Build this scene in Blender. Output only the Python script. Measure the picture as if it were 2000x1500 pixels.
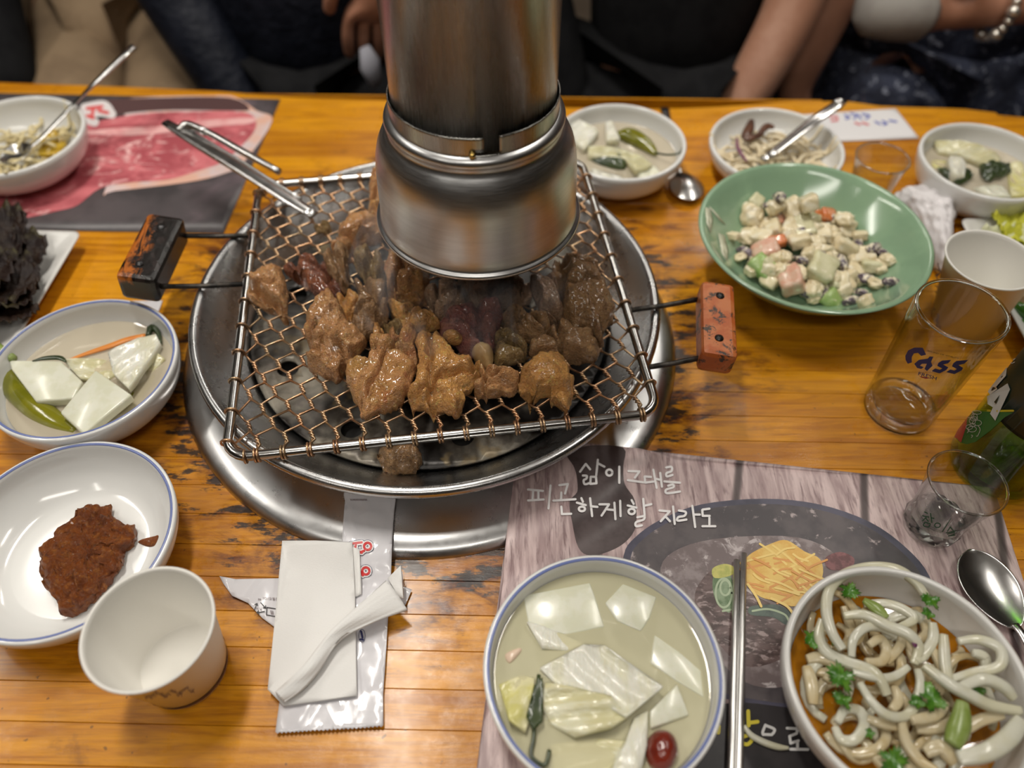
import bpy, bmesh, math, random
from math import sin, cos, pi, radians, sqrt, atan2, hypot
from mathutils import Vector, Matrix, noise
from mathutils.geometry import delaunay_2d_cdt
for _o in list(bpy.data.objects): bpy.data.objects.remove(_o)
sc = bpy.context.scene
COL = sc.collection
# ------------------------------------------------------------------ camera
CAMH, PITCH, FPX = 0.50, radians(51.5), 1500.0      # table top is z = 0
cam_d = bpy.data.cameras.new('camera'); cam = bpy.data.objects.new('camera', cam_d); COL.objects.link(cam)
cam.location = (0, 0, CAMH); cam.rotation_euler = (radians(90) - PITCH, 0, 0)
cam_d.sensor_width = 36.0; cam_d.lens = FPX / 2000 * 36; cam_d.clip_start = 0.02
cam_d.dof.use_dof = True; cam_d.dof.focus_distance = 0.535; cam_d.dof.aperture_fstop = 3.1
sc.camera = cam
# ------------------------------------------------------------------ light
w = bpy.data.worlds.new('world'); sc.world = w; w.use_nodes = True
w.node_tree.nodes['Background'].inputs[0].default_value = (1, .93, .84, 1)
w.node_tree.nodes['Background'].inputs[1].default_value = 0.05
sc.view_settings.view_transform = 'Standard'; sc.view_settings.look = 'None'
sc.view_settings.gamma = 1; sc.view_settings.exposure = 0.15; sc.view_settings.use_curve_mapping = False
CEIL = 1.75
LAMPS = [(-.30, .70, 15, (.10, .62)), (.85, .75, 7.5, (.10, .9)), (-1.45, .75, 7.5, (.10, .9)),
         (-.30, 2.2, 6, (.10, .9)), (.85, 2.2, 6, (.10, .9)), (-.06, -.72, 6.5, (1.0, .16)), (-1.1, -.75, 3.5, (.10, .9))]
for i, (x, y, pw, sz) in enumerate(LAMPS):
    ld = bpy.data.lights.new('ceiling_tube', 'AREA'); ld.shape = 'RECTANGLE'; ld.size, ld.size_y = sz
    ld.energy = pw; ld.color = (1, .95, .87)
    lo = bpy.data.objects.new('ceiling_tube', ld); COL.objects.link(lo); lo.location = (x, y, CEIL - .075)
# ------------------------------------------------------------------ helpers
def P(px, py, z=0.0):
    X = (px - 1000) / FPX; Y = -(py - 750) / FPX
    d = sin(PITCH) - cos(PITCH) * Y; fw = cos(PITCH) + sin(PITCH) * Y; k = (CAMH - z) / d
    return Vector((X * k, fw * k, z))
def ray(px, py):
    X = (px - 1000) / FPX; Y = -(py - 750) / FPX
    return Vector((X, cos(PITCH) + sin(PITCH) * Y, cos(PITCH) * Y - sin(PITCH)))
def Py(px, py, y):                                  # the point of a pixel's ray at depth y (people behind the table)
    d = ray(px, py); k = y / d.y
    return Vector((0, 0, CAMH)) + d * k
def K(x0, y0, s):
    return lambda *pts: [(x0 + a / s, y0 + b / s) for a, b in pts]
def tag(o, label, cat, group=None, kind=None):
    if label: o['label'] = label
    if cat: o['category'] = cat
    if group: o['group'] = group
    if kind: o['kind'] = kind
    return o
def E(name, loc, label, cat, group=None):
    o = bpy.data.objects.new(name, None); COL.objects.link(o); o.location = loc
    o.empty_display_size = .02
    return tag(o, label, cat, group)
def obj(name, bm, mat, parent=None, smooth=True, label=None, cat=None, group=None, kind=None, solid=0, sub=0, bevel=0):
    bmesh.ops.recalc_face_normals(bm, faces=bm.faces[:])
    me = bpy.data.meshes.new(name)
    o = bpy.data.objects.new(name, me)
    if parent is not None:
        off = Vector(parent.location)
        q = parent.parent
        while q is not None: off = off + Vector(q.location); q = q.parent
        o.parent = parent
    else:
        xs = [v.co for v in bm.verts]
        off = Vector(((min(v.x for v in xs) + max(v.x for v in xs)) / 2, (min(v.y for v in xs) + max(v.y for v in xs)) / 2, min(v.z for v in xs)))
        o.location = off
    bmesh.ops.translate(bm, verts=bm.verts[:], vec=-off)
    for f in bm.faces: f.smooth = smooth
    bm.to_mesh(me); bm.free()
    COL.objects.link(o)
    if isinstance(mat, (list, tuple)):
        for m in mat: me.materials.append(m)
    else: me.materials.append(mat)
    if solid: m = o.modifiers.new('solid', 'SOLIDIFY'); m.thickness = solid; m.offset = 0
    if bevel: m = o.modifiers.new('bevel', 'BEVEL'); m.width = bevel; m.segments = 2; m.limit_method = 'ANGLE'
    if sub: m = o.modifiers.new('sub', 'SUBSURF'); m.levels = m.render_levels = sub
    return tag(o, label, cat, group, kind)
def dup(root, loc=None, rotz=None, label=None, group=None):
    r = root.copy(); COL.objects.link(r)
    if loc is not None: r.location = loc
    if rotz is not None: r.rotation_euler = (0, 0, rotz)
    if label: r['label'] = label
    if group: r['group'] = group
    for ch in list(root.children):
        c = ch.copy(); COL.objects.link(c); c.parent = r
        for g in list(ch.children):
            d = g.copy(); COL.objects.link(d); d.parent = c
    return r
def box(c, s, R=None, bm=None):
    bm = bm or bmesh.new()
    m = Matrix.Translation(c) @ (R.to_4x4() if R is not None else Matrix()) @ Matrix.Diagonal((s[0], s[1], s[2], 1))
    bmesh.ops.create_cube(bm, size=1, matrix=m); return bm
def Rz(a): return Matrix.Rotation(a, 3, 'Z')
def lathe(prof, c=(0, 0, 0), n=64, bm=None, mi=0, M3=None, closed=False):
    bm = bm or bmesh.new(); rows = []
    c = Vector(c)
    for r, z in prof:
        if r < 1e-6:
            q = Vector((0, 0, z)); rows.append([bm.verts.new((M3 @ q if M3 else q) + c)])
        else:
            row = []
            for i in range(n):
                a = 2 * pi * i / n; q = Vector((r * cos(a), r * sin(a), z)); row.append(bm.verts.new((M3 @ q if M3 else q) + c))
            rows.append(row)
    pairs = list(zip(rows, rows[1:]))
    if closed: pairs.append((rows[-1], rows[0]))
    for A, B in pairs:
        if len(A) == 1 and len(B) == 1: continue
        for i in range(n):
            j = (i + 1) % n
            if len(A) == 1: f = bm.faces.new((A[0], B[i], B[j]))
            elif len(B) == 1: f = bm.faces.new((A[i], A[j], B[0]))
            else: f = bm.faces.new((A[i], A[j], B[j], B[i]))
            f.material_index = mi
    return bm
def catmull(pts, n, closed=False):
    pts = [Vector(p) for p in pts]; m = len(pts)
    if m < 3 and not closed:
        return [pts[0].lerp(pts[1], i / (n - 1)) for i in range(n)]
    out = []; segs = m if closed else m - 1
    for i in range(n):
        t = i / n * segs if closed else i / (n - 1) * segs
        k = min(int(t), segs - 1); u = t - k
        if closed: p0, p1, p2, p3 = (pts[(k + d) % m] for d in (-1, 0, 1, 2))
        else: p0, p1, p2, p3 = (pts[max(0, min(m - 1, k + d))] for d in (-1, 0, 1, 2))
        out.append(.5 * ((2 * p1) + (p2 - p0) * u + (2 * p0 - 5 * p1 + 4 * p2 - p3) * u * u + (3 * p1 - p0 - 3 * p2 + p3) * u ** 3))
    return out
def tube(path, r, n=8, bm=None, closed=False, flat=None, cap=True, mi=0, up=None, sq=1.0):
    """sweep; r number or list; flat=(side scale, up scale) with fixed up frame"""
    bm = bm or bmesh.new(); path = [Vector(p) for p in path]; m = len(path)
    rr = r if isinstance(r, (list, tuple)) else [r] * m
    if len(rr) != m: rr = [x.x for x in catmull([(a, 0, 0) for a in rr], m)]
    tan = []
    for i in range(m):
        a = path[(i - 1) % m] if closed or i else path[0]; b = path[(i + 1) % m] if closed or i < m - 1 else path[-1]
        t = b - a
        tan.append(t.normalized() if t.length > 1e-9 else Vector((1, 0, 0)))
    upv = Vector(up) if up else Vector((0, 0, 1))
    nrm = None; rows = []
    for i in range(m):
        t = tan[i]
        if flat:
            s = t.cross(upv); s = s.normalized() if s.length > 1e-4 else Vector((1, 0, 0)); u = s.cross(t).normalized()
            fx, fy = flat
        else:
            if nrm is None:
                a = Vector((0, 0, 1)) if abs(t.z) < .9 else Vector((1, 0, 0)); nrm = (a - t * a.dot(t)).normalized()
            else:
                nrm = nrm - t * nrm.dot(t); nrm = nrm.normalized() if nrm.length > 1e-6 else t.orthogonal().normalized()
            u = nrm; s = t.cross(u); fx = fy = 1
        pw = lambda x: math.copysign(abs(x) ** sq, x)
        rows.append([bm.verts.new(path[i] + (s * pw(cos(2 * pi * k / n)) * fx + u * pw(sin(2 * pi * k / n)) * fy) * max(rr[i], 1e-5)) for k in range(n)])
    for i in range(m if closed else m - 1):
        A, B = rows[i], rows[(i + 1) % m]
        for k in range(n):
            f = bm.faces.new((A[k], A[(k + 1) % n], B[(k + 1) % n], B[k])); f.material_index = mi
    if cap and not closed:
        for f in (bm.faces.new(rows[0]), bm.faces.new(rows[-1][::-1])): f.material_index = mi
    return bm
def fbm(v, f, seed=0, o=4):
    return noise.fractal(Vector((v[0] * f + seed * 7.3, v[1] * f - seed * 3.1, v[2] * f + seed)), 1.0, 2.0, o)
def blob(px, z, h, seed=0, n=48, rings=9, p=2.3, q=.6, amp=.16, freq=70, lo=.3, rough=.5, zsurf=None, xyamp=.5, fold=0, rag=0):
    """a solid lump over an outline traced in the photo, resting on z"""
    bm = bmesh.new(); ol = [Vector((a, b)) for a, b in px]
    ol = catmull([(a.x, a.y, 0) for a in ol], n, True)
    W = [P(a.x, a.y, z + lo * h) for a in ol]
    c = sum(W, Vector()) / n
    if rag: W = [c + (v - c) * (1 + rag * noise.noise(v * 420 + Vector((seed, 0, 0))) + rag * 1.4 * noise.noise(v * 160 + Vector((0, seed, 0)))) for v in W]
    rr_ = random.Random(seed * 13 + 5); creases = []; tl_ = (rr_.uniform(-.16, .16), rr_.uniform(-.05, .22))
    ext = max((v - c).length for v in W)
    for _ in range(3):
        an = rr_.uniform(0, pi); creases.append((cos(an), sin(an), rr_.uniform(-.6, .6) * ext, rr_.uniform(.0012, .0030)))
    def ds(v, k=1):
        s = fbm(v, freq, seed) * amp * h * k; s2 = fbm(v, freq * 3, seed + 5) * amp * h * .4 * k
        if fold:
            for (ca, sa, of, wd) in creases:
                dd_ = (v.x - c.x) * ca + (v.y - c.y) * sa - of + .004 * noise.noise(v * 90 + Vector((of * 900, 0, 0)))
                s2 -= fold * h * k * math.exp(-(dd_ / wd) ** 2)
            s2 += (v.x - c.x) * tl_[0] + (v.y - c.y) * tl_[1]
        return v + Vector((fbm(v, freq, seed + 11) * amp * h * xyamp, fbm(v, freq, seed + 17) * amp * h * xyamp, s + s2))
    rows = []
    rs = [(.80, 0, .3), (.94, .12, .5), (1.0, lo, 1)] + [(cos(i / rings * pi / 2), None, 1) for i in range(1, rings)]
    base = lambda v: (zsurf(v.x, v.y) if zsurf else z)
    for r, zz, k in rs:
        row = []
        for v in W:
            q2 = c.lerp(v, r)
            hz = zz * h if zz is not None else lo * h + (1 - lo) * h * max(0, 1 - r ** p) ** q
            q2.z = base(q2) + hz
            row.append(bm.verts.new(ds(q2, k)))
        rows.append(row)
    cb = c.copy(); cb.z = base(cb); ct = c.copy(); ct.z = base(ct) + h
    vb = bm.verts.new(cb); vt = bm.verts.new(ds(ct))
    for A, B in zip(rows, rows[1:]):
        for i in range(n): bm.faces.new((A[i], A[(i + 1) % n], B[(i + 1) % n], B[i]))
    for i in range(n):
        bm.faces.new((rows[0][(i + 1) % n], rows[0][i], vb)); bm.faces.new((rows[-1][i], rows[-1][(i + 1) % n], vt))
    return bm
def slab(px, z, th, bm=None, tilt=(0, 0), mp=None):
    """prism over a traced outline; top face at z+th"""
    bm = bm or bmesh.new(); W = [P(a, b, z + th) for a, b in px]; c = sum(W, Vector()) / len(W)
    T = []; B = []
    for v in W:
        dz = (v.x - c.x) * tilt[0] + (v.y - c.y) * tilt[1]
        T.append(bm.verts.new((v.x, v.y, z + th + dz))); B.append(bm.verts.new((v.x, v.y, z + dz)))
    bm.faces.new(T); bm.faces.new(B[::-1])
    for i in range(len(W)):
        j = (i + 1) % len(W); bm.faces.new((T[i], B[i], B[j], T[j]))
    return bm
def cdt(outline, holes=(), step=0.0, wfun=None):
    """triangulated 2-D area (world x,y) -> list of verts, faces"""
    V = []; Ed = []
    for loop in (outline, *holes):
        k = len(V); V += [Vector((a, b)) for a, b in loop]; m = len(loop)
        Ed += [(k + i, k + (i + 1) % m) for i in range(m)]
    def inside(loop, x, y):
        r = False; m = len(loop)
        for i in range(m):
            x1, y1 = loop[i][0], loop[i][1]; x2, y2 = loop[(i + 1) % m][0], loop[(i + 1) % m][1]
            if (y1 > y) != (y2 > y) and x < (x2 - x1) * (y - y1) / (y2 - y1) + x1: r = not r
        return r
    if step:
        x0, x1 = min(a[0] for a in outline), max(a[0] for a in outline); y0, y1 = min(a[1] for a in outline), max(a[1] for a in outline)
        nx, ny = int((x1 - x0) / step), int((y1 - y0) / step)
        for i in range(1, nx + 1):
            for j in range(1, ny + 1):
                x, y = x0 + i * step + (j % 2) * step * .5, y0 + j * step
                if inside(outline, x, y) and not any(inside(h, x, y) for h in holes): V.append(Vector((x, y)))
    vo, _, fo, *_r = delaunay_2d_cdt(V, Ed, [], 0, 1e-7)
    F = []
    for f in fo:
        cx = sum(vo[i].x for i in f) / len(f); cy = sum(vo[i].y for i in f) / len(f)
        if inside(outline, cx, cy) and not any(inside(h, cx, cy) for h in holes): F.append(f)
    return vo, F
def sheet(px, zf, step=.006, world=False):
    bm = bmesh.new(); ol = [(a, b) for a, b in px] if world else [tuple(P(a, b, .004)[:2]) for a, b in px]
    V, F = cdt(ol, (), step)
    vs = [bm.verts.new((v.x, v.y, zf(v.x, v.y))) for v in V]
    for f in F:
        try: bm.faces.new([vs[i] for i in f])
        except ValueError: pass
    return bm
# surfaces used for lettering: pixel -> point
def on_plane(z): return lambda px, py: P(px, py, z)
def on_z(zf, e=0.0):
    def f(px, py):
        q = P(px, py, 0)
        for _ in range(3): q = P(px, py, zf(q.x, q.y) + e)
        return q
    return f
def on_cone(cx, cy, r0, k, e=.0003):
    """round wall radius r0 + k z about a vertical axis"""
    def f(px, py):
        d = ray(px, py); ox, oy, oz = -cx, -cy, CAMH; R0 = r0 + e + k * oz
        a = d.x ** 2 + d.y ** 2 - (k * d.z) ** 2; b = 2 * (ox * d.x + oy * d.y - k * d.z * R0); c = ox * ox + oy * oy - R0 * R0
        D = b * b - 4 * a * c
        if D < 0: t = -b / (2 * a)
        else:
            t = min((-b - sqrt(D)) / (2 * a), (-b + sqrt(D)) / (2 * a))
        return Vector((0, 0, CAMH)) + d * t
    return f
def strokes(lines, wpx, mp, bm=None, mi=0):
    bm = bm or bmesh.new()
    mp0 = mp; eye = Vector((0, 0, CAMH))
    for si, L in enumerate(lines):
        wd = wpx; lift = si * 1.2e-5                      # ink layers, one stroke over the other
        def mp(a, b, lift=lift):
            q = mp0(a, b); return q + (eye - q).normalized() * lift
        pts = [Vector((a, b, 0)) for a, b in L]
        if len(pts) > 2: pts = catmull(pts, 6 * len(pts))
        m = len(pts)
        prev = None
        for i in range(m):
            a = pts[max(0, i - 1)]; b = pts[min(m - 1, i + 1)]; t = (b - a); t = t.normalized() if t.length else Vector((1, 0, 0))
            nn = Vector((-t.y, t.x, 0)) * wd / 2
            q = pts[i]
            cur = (bm.verts.new(mp(q.x + nn.x, q.y + nn.y)), bm.verts.new(mp(q.x - nn.x, q.y - nn.y)))
            if prev: f = bm.faces.new((prev[0], prev[1], cur[1], cur[0])); f.material_index = mi
            prev = cur
        for e, o in ((pts[0], pts[1] - pts[0]), (pts[-1], pts[-2] - pts[-1])):
            an = atan2(-o.y, -o.x)
            f = bm.faces.new([bm.verts.new(mp(e.x + wd / 2 * cos(an - pi / 2 + pi * k / 6), e.y + wd / 2 * sin(an - pi / 2 + pi * k / 6))) for k in range(7)]); f.material_index = mi
    return bm
def ell(cx, cy, rx, ry, n=13): return [(cx + rx * cos(2 * pi * i / n), cy + ry * sin(2 * pi * i / n)) for i in range(n + 1)]
def fillpoly(px, mp, bm=None, step=0):
    bm = bm or bmesh.new(); V, F = cdt(px, (), step)
    vs = [bm.verts.new(mp(v.x, v.y)) for v in V]
    for f in F: bm.faces.new([vs[i] for i in f])
    return bm
def text_px(body, o, xv, yv, mp, bm=None, shear=0, bold=0):
    """letters of the built-in font laid on a surface; o, xv, yv in pixels per em"""
    bm = bm or bmesh.new()
    cu = bpy.data.curves.new('t', 'FONT'); cu.body = body; cu.size = 1; cu.shear = shear; cu.offset = bold; cu.resolution_u = 3
    t = bpy.data.objects.new('t', cu); COL.objects.link(t); bpy.context.view_layer.update()
    dg = bpy.context.evaluated_depsgraph_get(); me = bpy.data.meshes.new_from_object(t.evaluated_get(dg))
    vs = [bm.verts.new(mp(o[0] + v.co.x * xv[0] + v.co.y * yv[0], o[1] + v.co.x * xv[1] + v.co.y * yv[1])) for v in me.vertices]
    for f in me.polygons:
        try: bm.faces.new([vs[i] for i in f.vertices])
        except ValueError: pass
    bpy.data.objects.remove(t); bpy.data.curves.remove(cu); bpy.data.meshes.remove(me)
    return bm
# ------------------------------------------------------------------ materials
class N:
    def __init__(s, name):
        s.m = bpy.data.materials.new(name); s.m.use_nodes = True; s.t = s.m.node_tree
        s.b = s.t.nodes['Principled BSDF']; s.out = s.t.nodes['Material Output']
    def n(s, typ, **kw):
        x = s.t.nodes.new(typ)
        for k, v in kw.items(): setattr(x, k, v)
        return x
    def l(s, a, b): s.t.links.new(a, b)
    def coord(s, kind='Object', scale=(1, 1, 1), rot=(0, 0, 0)):
        mp = s.n('ShaderNodeMapping'); mp.inputs['Scale'].default_value = scale; mp.inputs['Rotation'].default_value = rot
        if kind == 'Pos': s.l(s.n('ShaderNodeNewGeometry').outputs['Position'], mp.inputs[0])
        else: s.l(s.n('ShaderNodeTexCoord').outputs[kind], mp.inputs[0])
        return mp.outputs[0]
    def noise(s, vec, scale, detail=4, rough=.6, dist=0):
        x = s.n('ShaderNodeTexNoise'); x.inputs['Scale'].default_value = scale; x.inputs['Detail'].default_value = detail
        x.inputs['Roughness'].default_value = rough; x.inputs['Distortion'].default_value = dist; s.l(vec, x.inputs['Vector']); return x.outputs['Fac']
    def ramp(s, fac, lo, hi, a=0.0, b=1.0):
        x = s.n('ShaderNodeMapRange'); x.interpolation_type = 'SMOOTHSTEP'
        for i, v in enumerate((lo, hi, a, b)): x.inputs[1 + i].default_value = v
        s.l(fac, x.inputs[0]); return x.outputs[0]
    def math(s, op, a, b=None):
        x = s.n('ShaderNodeMath', operation=op)
        for i, v in enumerate((a, b)):
            if v is None: continue
            if isinstance(v, (int, float)): x.inputs[i].default_value = v
            else: s.l(v, x.inputs[i])
        return x.outputs[0]
    def mix(s, fac, a, b):
        x = s.n('ShaderNodeMix', data_type='RGBA')
        if isinstance(fac, (int, float)): x.inputs[0].default_value = fac
        else: s.l(fac, x.inputs[0])
        for i, v in ((6, a), (7, b)):
            if isinstance(v, (tuple, list)): x.inputs[i].default_value = (*v, 1)
            else: s.l(v, x.inputs[i])
        return x.outputs[2]
    def color(s, c):
        if isinstance(c, (tuple, list)): s.b.inputs['Base Color'].default_value = (*c, 1)
        else: s.l(c, s.b.inputs['Base Color'])
    def set(s, **kw):
        for k, v in kw.items():
            k = k.replace('_', ' ')
            if isinstance(v, (int, float, tuple)): s.b.inputs[k].default_value = v
            else: s.l(v, s.b.inputs[k])
    def bump(s, h, strength=.5, dist=.001):
        x = s.n('ShaderNodeBump'); x.inputs['Strength'].default_value = strength; x.inputs['Distance'].default_value = dist
        s.l(h, x.inputs['Height']); s.l(x.outputs[0], s.b.inputs['Normal'])
def M(name, c1, c2=None, scale=60, lo=.4, hi=.6, rough=.5, metal=0, bump=0, bscale=200, bdist=.001, coat=0, sss=0, stretch=(1, 1, 1),
      c3=None, scale3=30, lo3=.5, hi3=.6, spec=.5, coord='Object', detail=4, dist=0, rot=(0, 0, 0), alpha=1):
    a = N(name); v = a.coord(coord, stretch, rot)
    c = c1
    if c2: c = a.mix(a.ramp(a.noise(v, scale, detail, .6, dist), lo, hi), c1, c2)
    if c3: c = a.mix(a.ramp(a.noise(v, scale3, 5, .65, .5), lo3, hi3), c, c3)
    a.color(c); a.set(Roughness=rough, Metallic=metal)
    a.b.inputs['Specular IOR Level'].default_value = spec
    if coat: a.b.inputs['Coat Weight'].default_value = coat; a.b.inputs['Coat Roughness'].default_value = .12
    if sss: a.b.inputs['Subsurface Weight'].default_value = sss; a.b.inputs['Subsurface Radius'].default_value = (1, .7, .5); a.b.inputs['Subsurface Scale'].default_value = .004
    if alpha < 1: a.b.inputs['Alpha'].default_value = alpha
    if bump: a.bump(a.noise(a.coord(coord, stretch, rot), bscale, 4), bump, bdist)
    return a.m
def srgb(r, g, b):
    f = lambda c: ((c / 255 + .055) / 1.055) ** 2.4 if c > 10 else c / 255 / 12.92
    return (f(r), f(g), f(b))
S_ = srgb
def thin_glass(name, tint=(1, 1, 1), gl=.02, ior=1.45, edge=.75):
    a = N(name); t = a.t; t.nodes.remove(a.b)
    tr = a.n('ShaderNodeBsdfTransparent'); tr.inputs[0].default_value = (*tint, 1)
    g = a.n('ShaderNodeBsdfGlossy'); g.inputs['Roughness'].default_value = gl
    lw = a.n('ShaderNodeLayerWeight'); lw.inputs[0].default_value = .5; mx = a.n('ShaderNodeMixShader'); f0 = ((ior - 1) / (ior + 1)) ** 2
    a.l(a.math('ADD', a.math('MULTIPLY', a.math('POWER', lw.outputs['Facing'], 3.0), edge), f0), mx.inputs[0]); a.l(tr.outputs[0], mx.inputs[1]); a.l(g.outputs[0], mx.inputs[2]); a.l(mx.outputs[0], a.out.inputs[0])
    return a.m
# ring of the built-in roaster
RC = Vector((-.0695, .450)); FL_OUT = .211
def zs(x, y):
    r = hypot(x - RC.x, y - RC.y); t = max(0, min(1, (FL_OUT + .025 - r) / .027)); t = t * t * (3 - 2 * t)
    return .0008 + .0082 * t
# ================================================================== the room
FLOOR = -.74
m_wall = M('plaster_wall', (.16, .125, .09), (.11, .085, .06), 3, rough=.8)
m_ceil = M('ceiling_paint', (.42, .39, .34), rough=.9)
m_floor = M('floor_tile', (.10, .075, .055), (.14, .11, .08), 4, rough=.4)
def struct(name, c, s, m): return obj(name, box(c, s), m, smooth=False, kind='structure')
struct('floor', (0, 1, FLOOR - .05), (7, 7, .1), m_floor)
struct('ceiling', (0, 1, CEIL + .05), (7, 7, .1), m_ceil)
struct('wall_back', (0, 4.55, .5), (7, .1, 2.6), m_wall)
struct('wall_front', (0, -2.55, .5), (7, .1, 2.6), m_wall)
struct('wall_left', (-3.55, 1, .5), (.1, 7, 2.6), m_wall)
struct('wall_right', (3.55, 1, .5), (.1, 7, 2.6), m_wall)
m_white_metal = M('lamp_housing', (.8, .8, .78), rough=.4)
for i, (x, y, pw, sz) in enumerate(LAMPS):
    near = ('over the grill', 'over the beer bottle', 'beyond the lettuce plate', 'over the floor behind the diners', 'over the floor behind the patterned dress',
            'over the near side of the room', 'over the near corner of the room')[i]
    t = E('ceiling_lamp', (x, y, CEIL - .07), 'white tube lamp housing on the ceiling ' + near, 'ceiling lamp', 'tube lamps on the ceiling')
    obj('lamp_tray', box((x, y, CEIL - .03), (sz[0] + .05, sz[1] + .06, .06)), m_white_metal, t, False, bevel=.006)
    for s in (-1, 1): obj('end_cap', box((x, y + s * (sz[1] / 2 + .02), CEIL - .067), (sz[0] + .03, .02, .02)), m_white_metal, t, False, bevel=.003)

# ================================================================== table
def wood_mat():
    a = N('varnished_pine'); pos = a.coord('Pos')
    oi = a.n('ShaderNodeObjectInfo'); rnd = oi.outputs['Random']
    off = a.n('ShaderNodeVectorMath', operation='ADD'); a.l(pos, off.inputs[0])
    cx = a.n('ShaderNodeCombineXYZ'); a.l(a.math('MULTIPLY', rnd, 7.0), cx.inputs[0]); a.l(a.math('MULTIPLY', rnd, 31.0), cx.inputs[2]); a.l(cx.outputs[0], off.inputs[1])
    v = off.outputs[0]
    st = a.n('ShaderNodeMapping'); st.inputs['Scale'].default_value = (1.2, 16, 16); a.l(v, st.inputs[0])
    g1 = a.noise(st.outputs[0], 7, 6, .65, 1.2)
    st2 = a.n('ShaderNodeMapping'); st2.inputs['Scale'].default_value = (2.5, 60, 60); a.l(v, st2.inputs[0])
    g2 = a.noise(st2.outputs[0], 6, 3, .6, .4)
    c = a.mix(a.ramp(g1, .35, .68), (.68, .285, .007), (.42, .145, .005))
    c = a.mix(a.math('MULTIPLY', a.ramp(g2, .5, .75), .45), c, (.25, .075, .006))
    c = a.mix(a.math('MULTIPLY', a.ramp(rnd, .4, 1.0), .45), c, (.78, .36, .012)); c = a.mix(a.ramp(rnd, .0, .35, .35, 0), c, (.33, .11, .010))
    # knots
    vo = a.n('ShaderNodeTexVoronoi'); vo.inputs['Scale'].default_value = 5.5; a.l(a.coord('Pos', (1, 1.7, 1)), vo.inputs['Vector'])
    c = a.mix(a.ramp(vo.outputs['Distance'], .02, .075, .8, 0), c, (.10, .03, .006))
    # scorched and stained varnish around the roaster
    dd = a.n('ShaderNodeVectorMath', operation='DISTANCE'); a.l(a.coord('Pos', (1, 1, 0)), dd.inputs[0]); dd.inputs[1].default_value = (RC.x, RC.y, 0)
    dist = a.math('ADD', dd.outputs['Value'], a.ramp(a.noise(a.coord('Pos', (1, 3, 1)), 26, 5, .7), .3, .7, -.05, .05))
    burn = a.ramp(dist, .205, .30, 1, 0)
    bn = a.ramp(a.noise(a.coord('Pos', (1, 2.2, 1)), 14, 5, .7, .8), .42, .60)
    c = a.mix(a.math('MULTIPLY', burn, bn), c, (.12, .032, .008))
    edge = a.ramp(dist, .196, .220, 1, 0)
    c = a.mix(a.math('MULTIPLY', edge, .92), c, (.018, .014, .013))
    stn = a.ramp(a.noise(a.coord('Pos', (1, 1.6, 1)), 9, 6, .7, .6), .60, .72)
    c = a.mix(a.math('MULTIPLY', stn, .55), c, (.16, .05, .012))
    sp = a.ramp(a.noise(a.coord('Pos'), 160, 2, .5), .71, .74)
    c = a.mix(a.math('MULTIPLY', sp, .6), c, (.05, .02, .01))
    a.color(c)
    a.set(Roughness=a.ramp(a.noise(a.coord('Pos'), 45, 5, .7), .3, .7, .24, .46))
    a.b.inputs['Coat Weight'].default_value = .12; a.b.inputs['Coat Roughness'].default_value = .12; a.b.inputs['Specular IOR Level'].default_value = .38
    a.bump(a.noise(a.coord('Pos', (1, 5, 1)), 60, 5, .7), .25, .0008)
    return a.m
m_wood = wood_mat(); m_wood_dark = M('table_underside', (.10, .045, .012), (.06, .025, .008), 20, rough=.6)
tb = E('dining_table', (0, .40, FLOOR), 'long varnished orange pine table of narrow planks with a wavy far edge', 'table')
PW = .0243; YAW = radians(-1.2)
far_px = [(-560, 150), (-200, 152), (0, 161), (120, 165), (260, 170), (430, 178), (560, 190), (740, 195), (900, 203), (1100, 210), (1300, 213), (1420, 208), (1500, 201), (1570, 194), (1650, 197), (1720, 207), (1800, 210), (1870, 211), (1940, 219), (2000, 229), (2200, 250), (2600, 260)]
far_w = [P(a, b, 0) for a, b in far_px]
def far_y(x):
    for a, b in zip(far_w, far_w[1:]):
        if a.x <= x <= b.x: return a.y + (b.y - a.y) * (x - a.x) / (b.x - a.x)
    return far_w[0].y if x < far_w[0].x else far_w[-1].y
X0, X1 = -1.0, .95
k = 0; y = -.02
while y < .86:
    y0, y1 = y + .00012, y + PW - .00012
    bm = bmesh.new()
    def yy(v, x): return v + (x) * math.tan(YAW)
    if y1 + .02 < .765:
        xs = [X0, X1]
    else:
        xs = [X0 + (X1 - X0) * i / 60 for i in range(61)]
    T = []; last = False
    for x in xs:
        a, b = yy(y0, x), yy(y1, x); lim = far_y(x)
        a2, b2 = min(a, lim), min(b, lim); T.append((x, a2, b2))
    T = [t for t in T if t[2] - t[1] > .0015]
    if len(T) >= 2:
        rows = []
        for x, a, b in T:
            bv = .00028
            rows.append([bm.verts.new(q) for q in ((x, a, -.034), (x, a, -bv), (x, a + bv, 0), (x, b - bv, 0), (x, b, -bv), (x, b, -.034))])
        for A, B in zip(rows, rows[1:]):
            for i in range(6): bm.faces.new((A[i], B[i], B[(i + 1) % 6], A[(i + 1) % 6]))
        bm.faces.new(rows[0]); bm.faces.new(rows[-1][::-1])
        obj('plank', bm, m_wood, tb, smooth=False)
    y += PW; k += 1
for y in (.06, .68): obj('apron', box((0, y, -.075), (1.7, .03, .08)), m_wood_dark, tb, False, bevel=.003)
for x in (-.85, .8):
    for y in (.07, .67): obj('leg', box((x, y, (FLOOR - .034) / 2), (.07, .07, -FLOOR - .034)), m_wood_dark, tb, False, bevel=.004)

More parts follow.
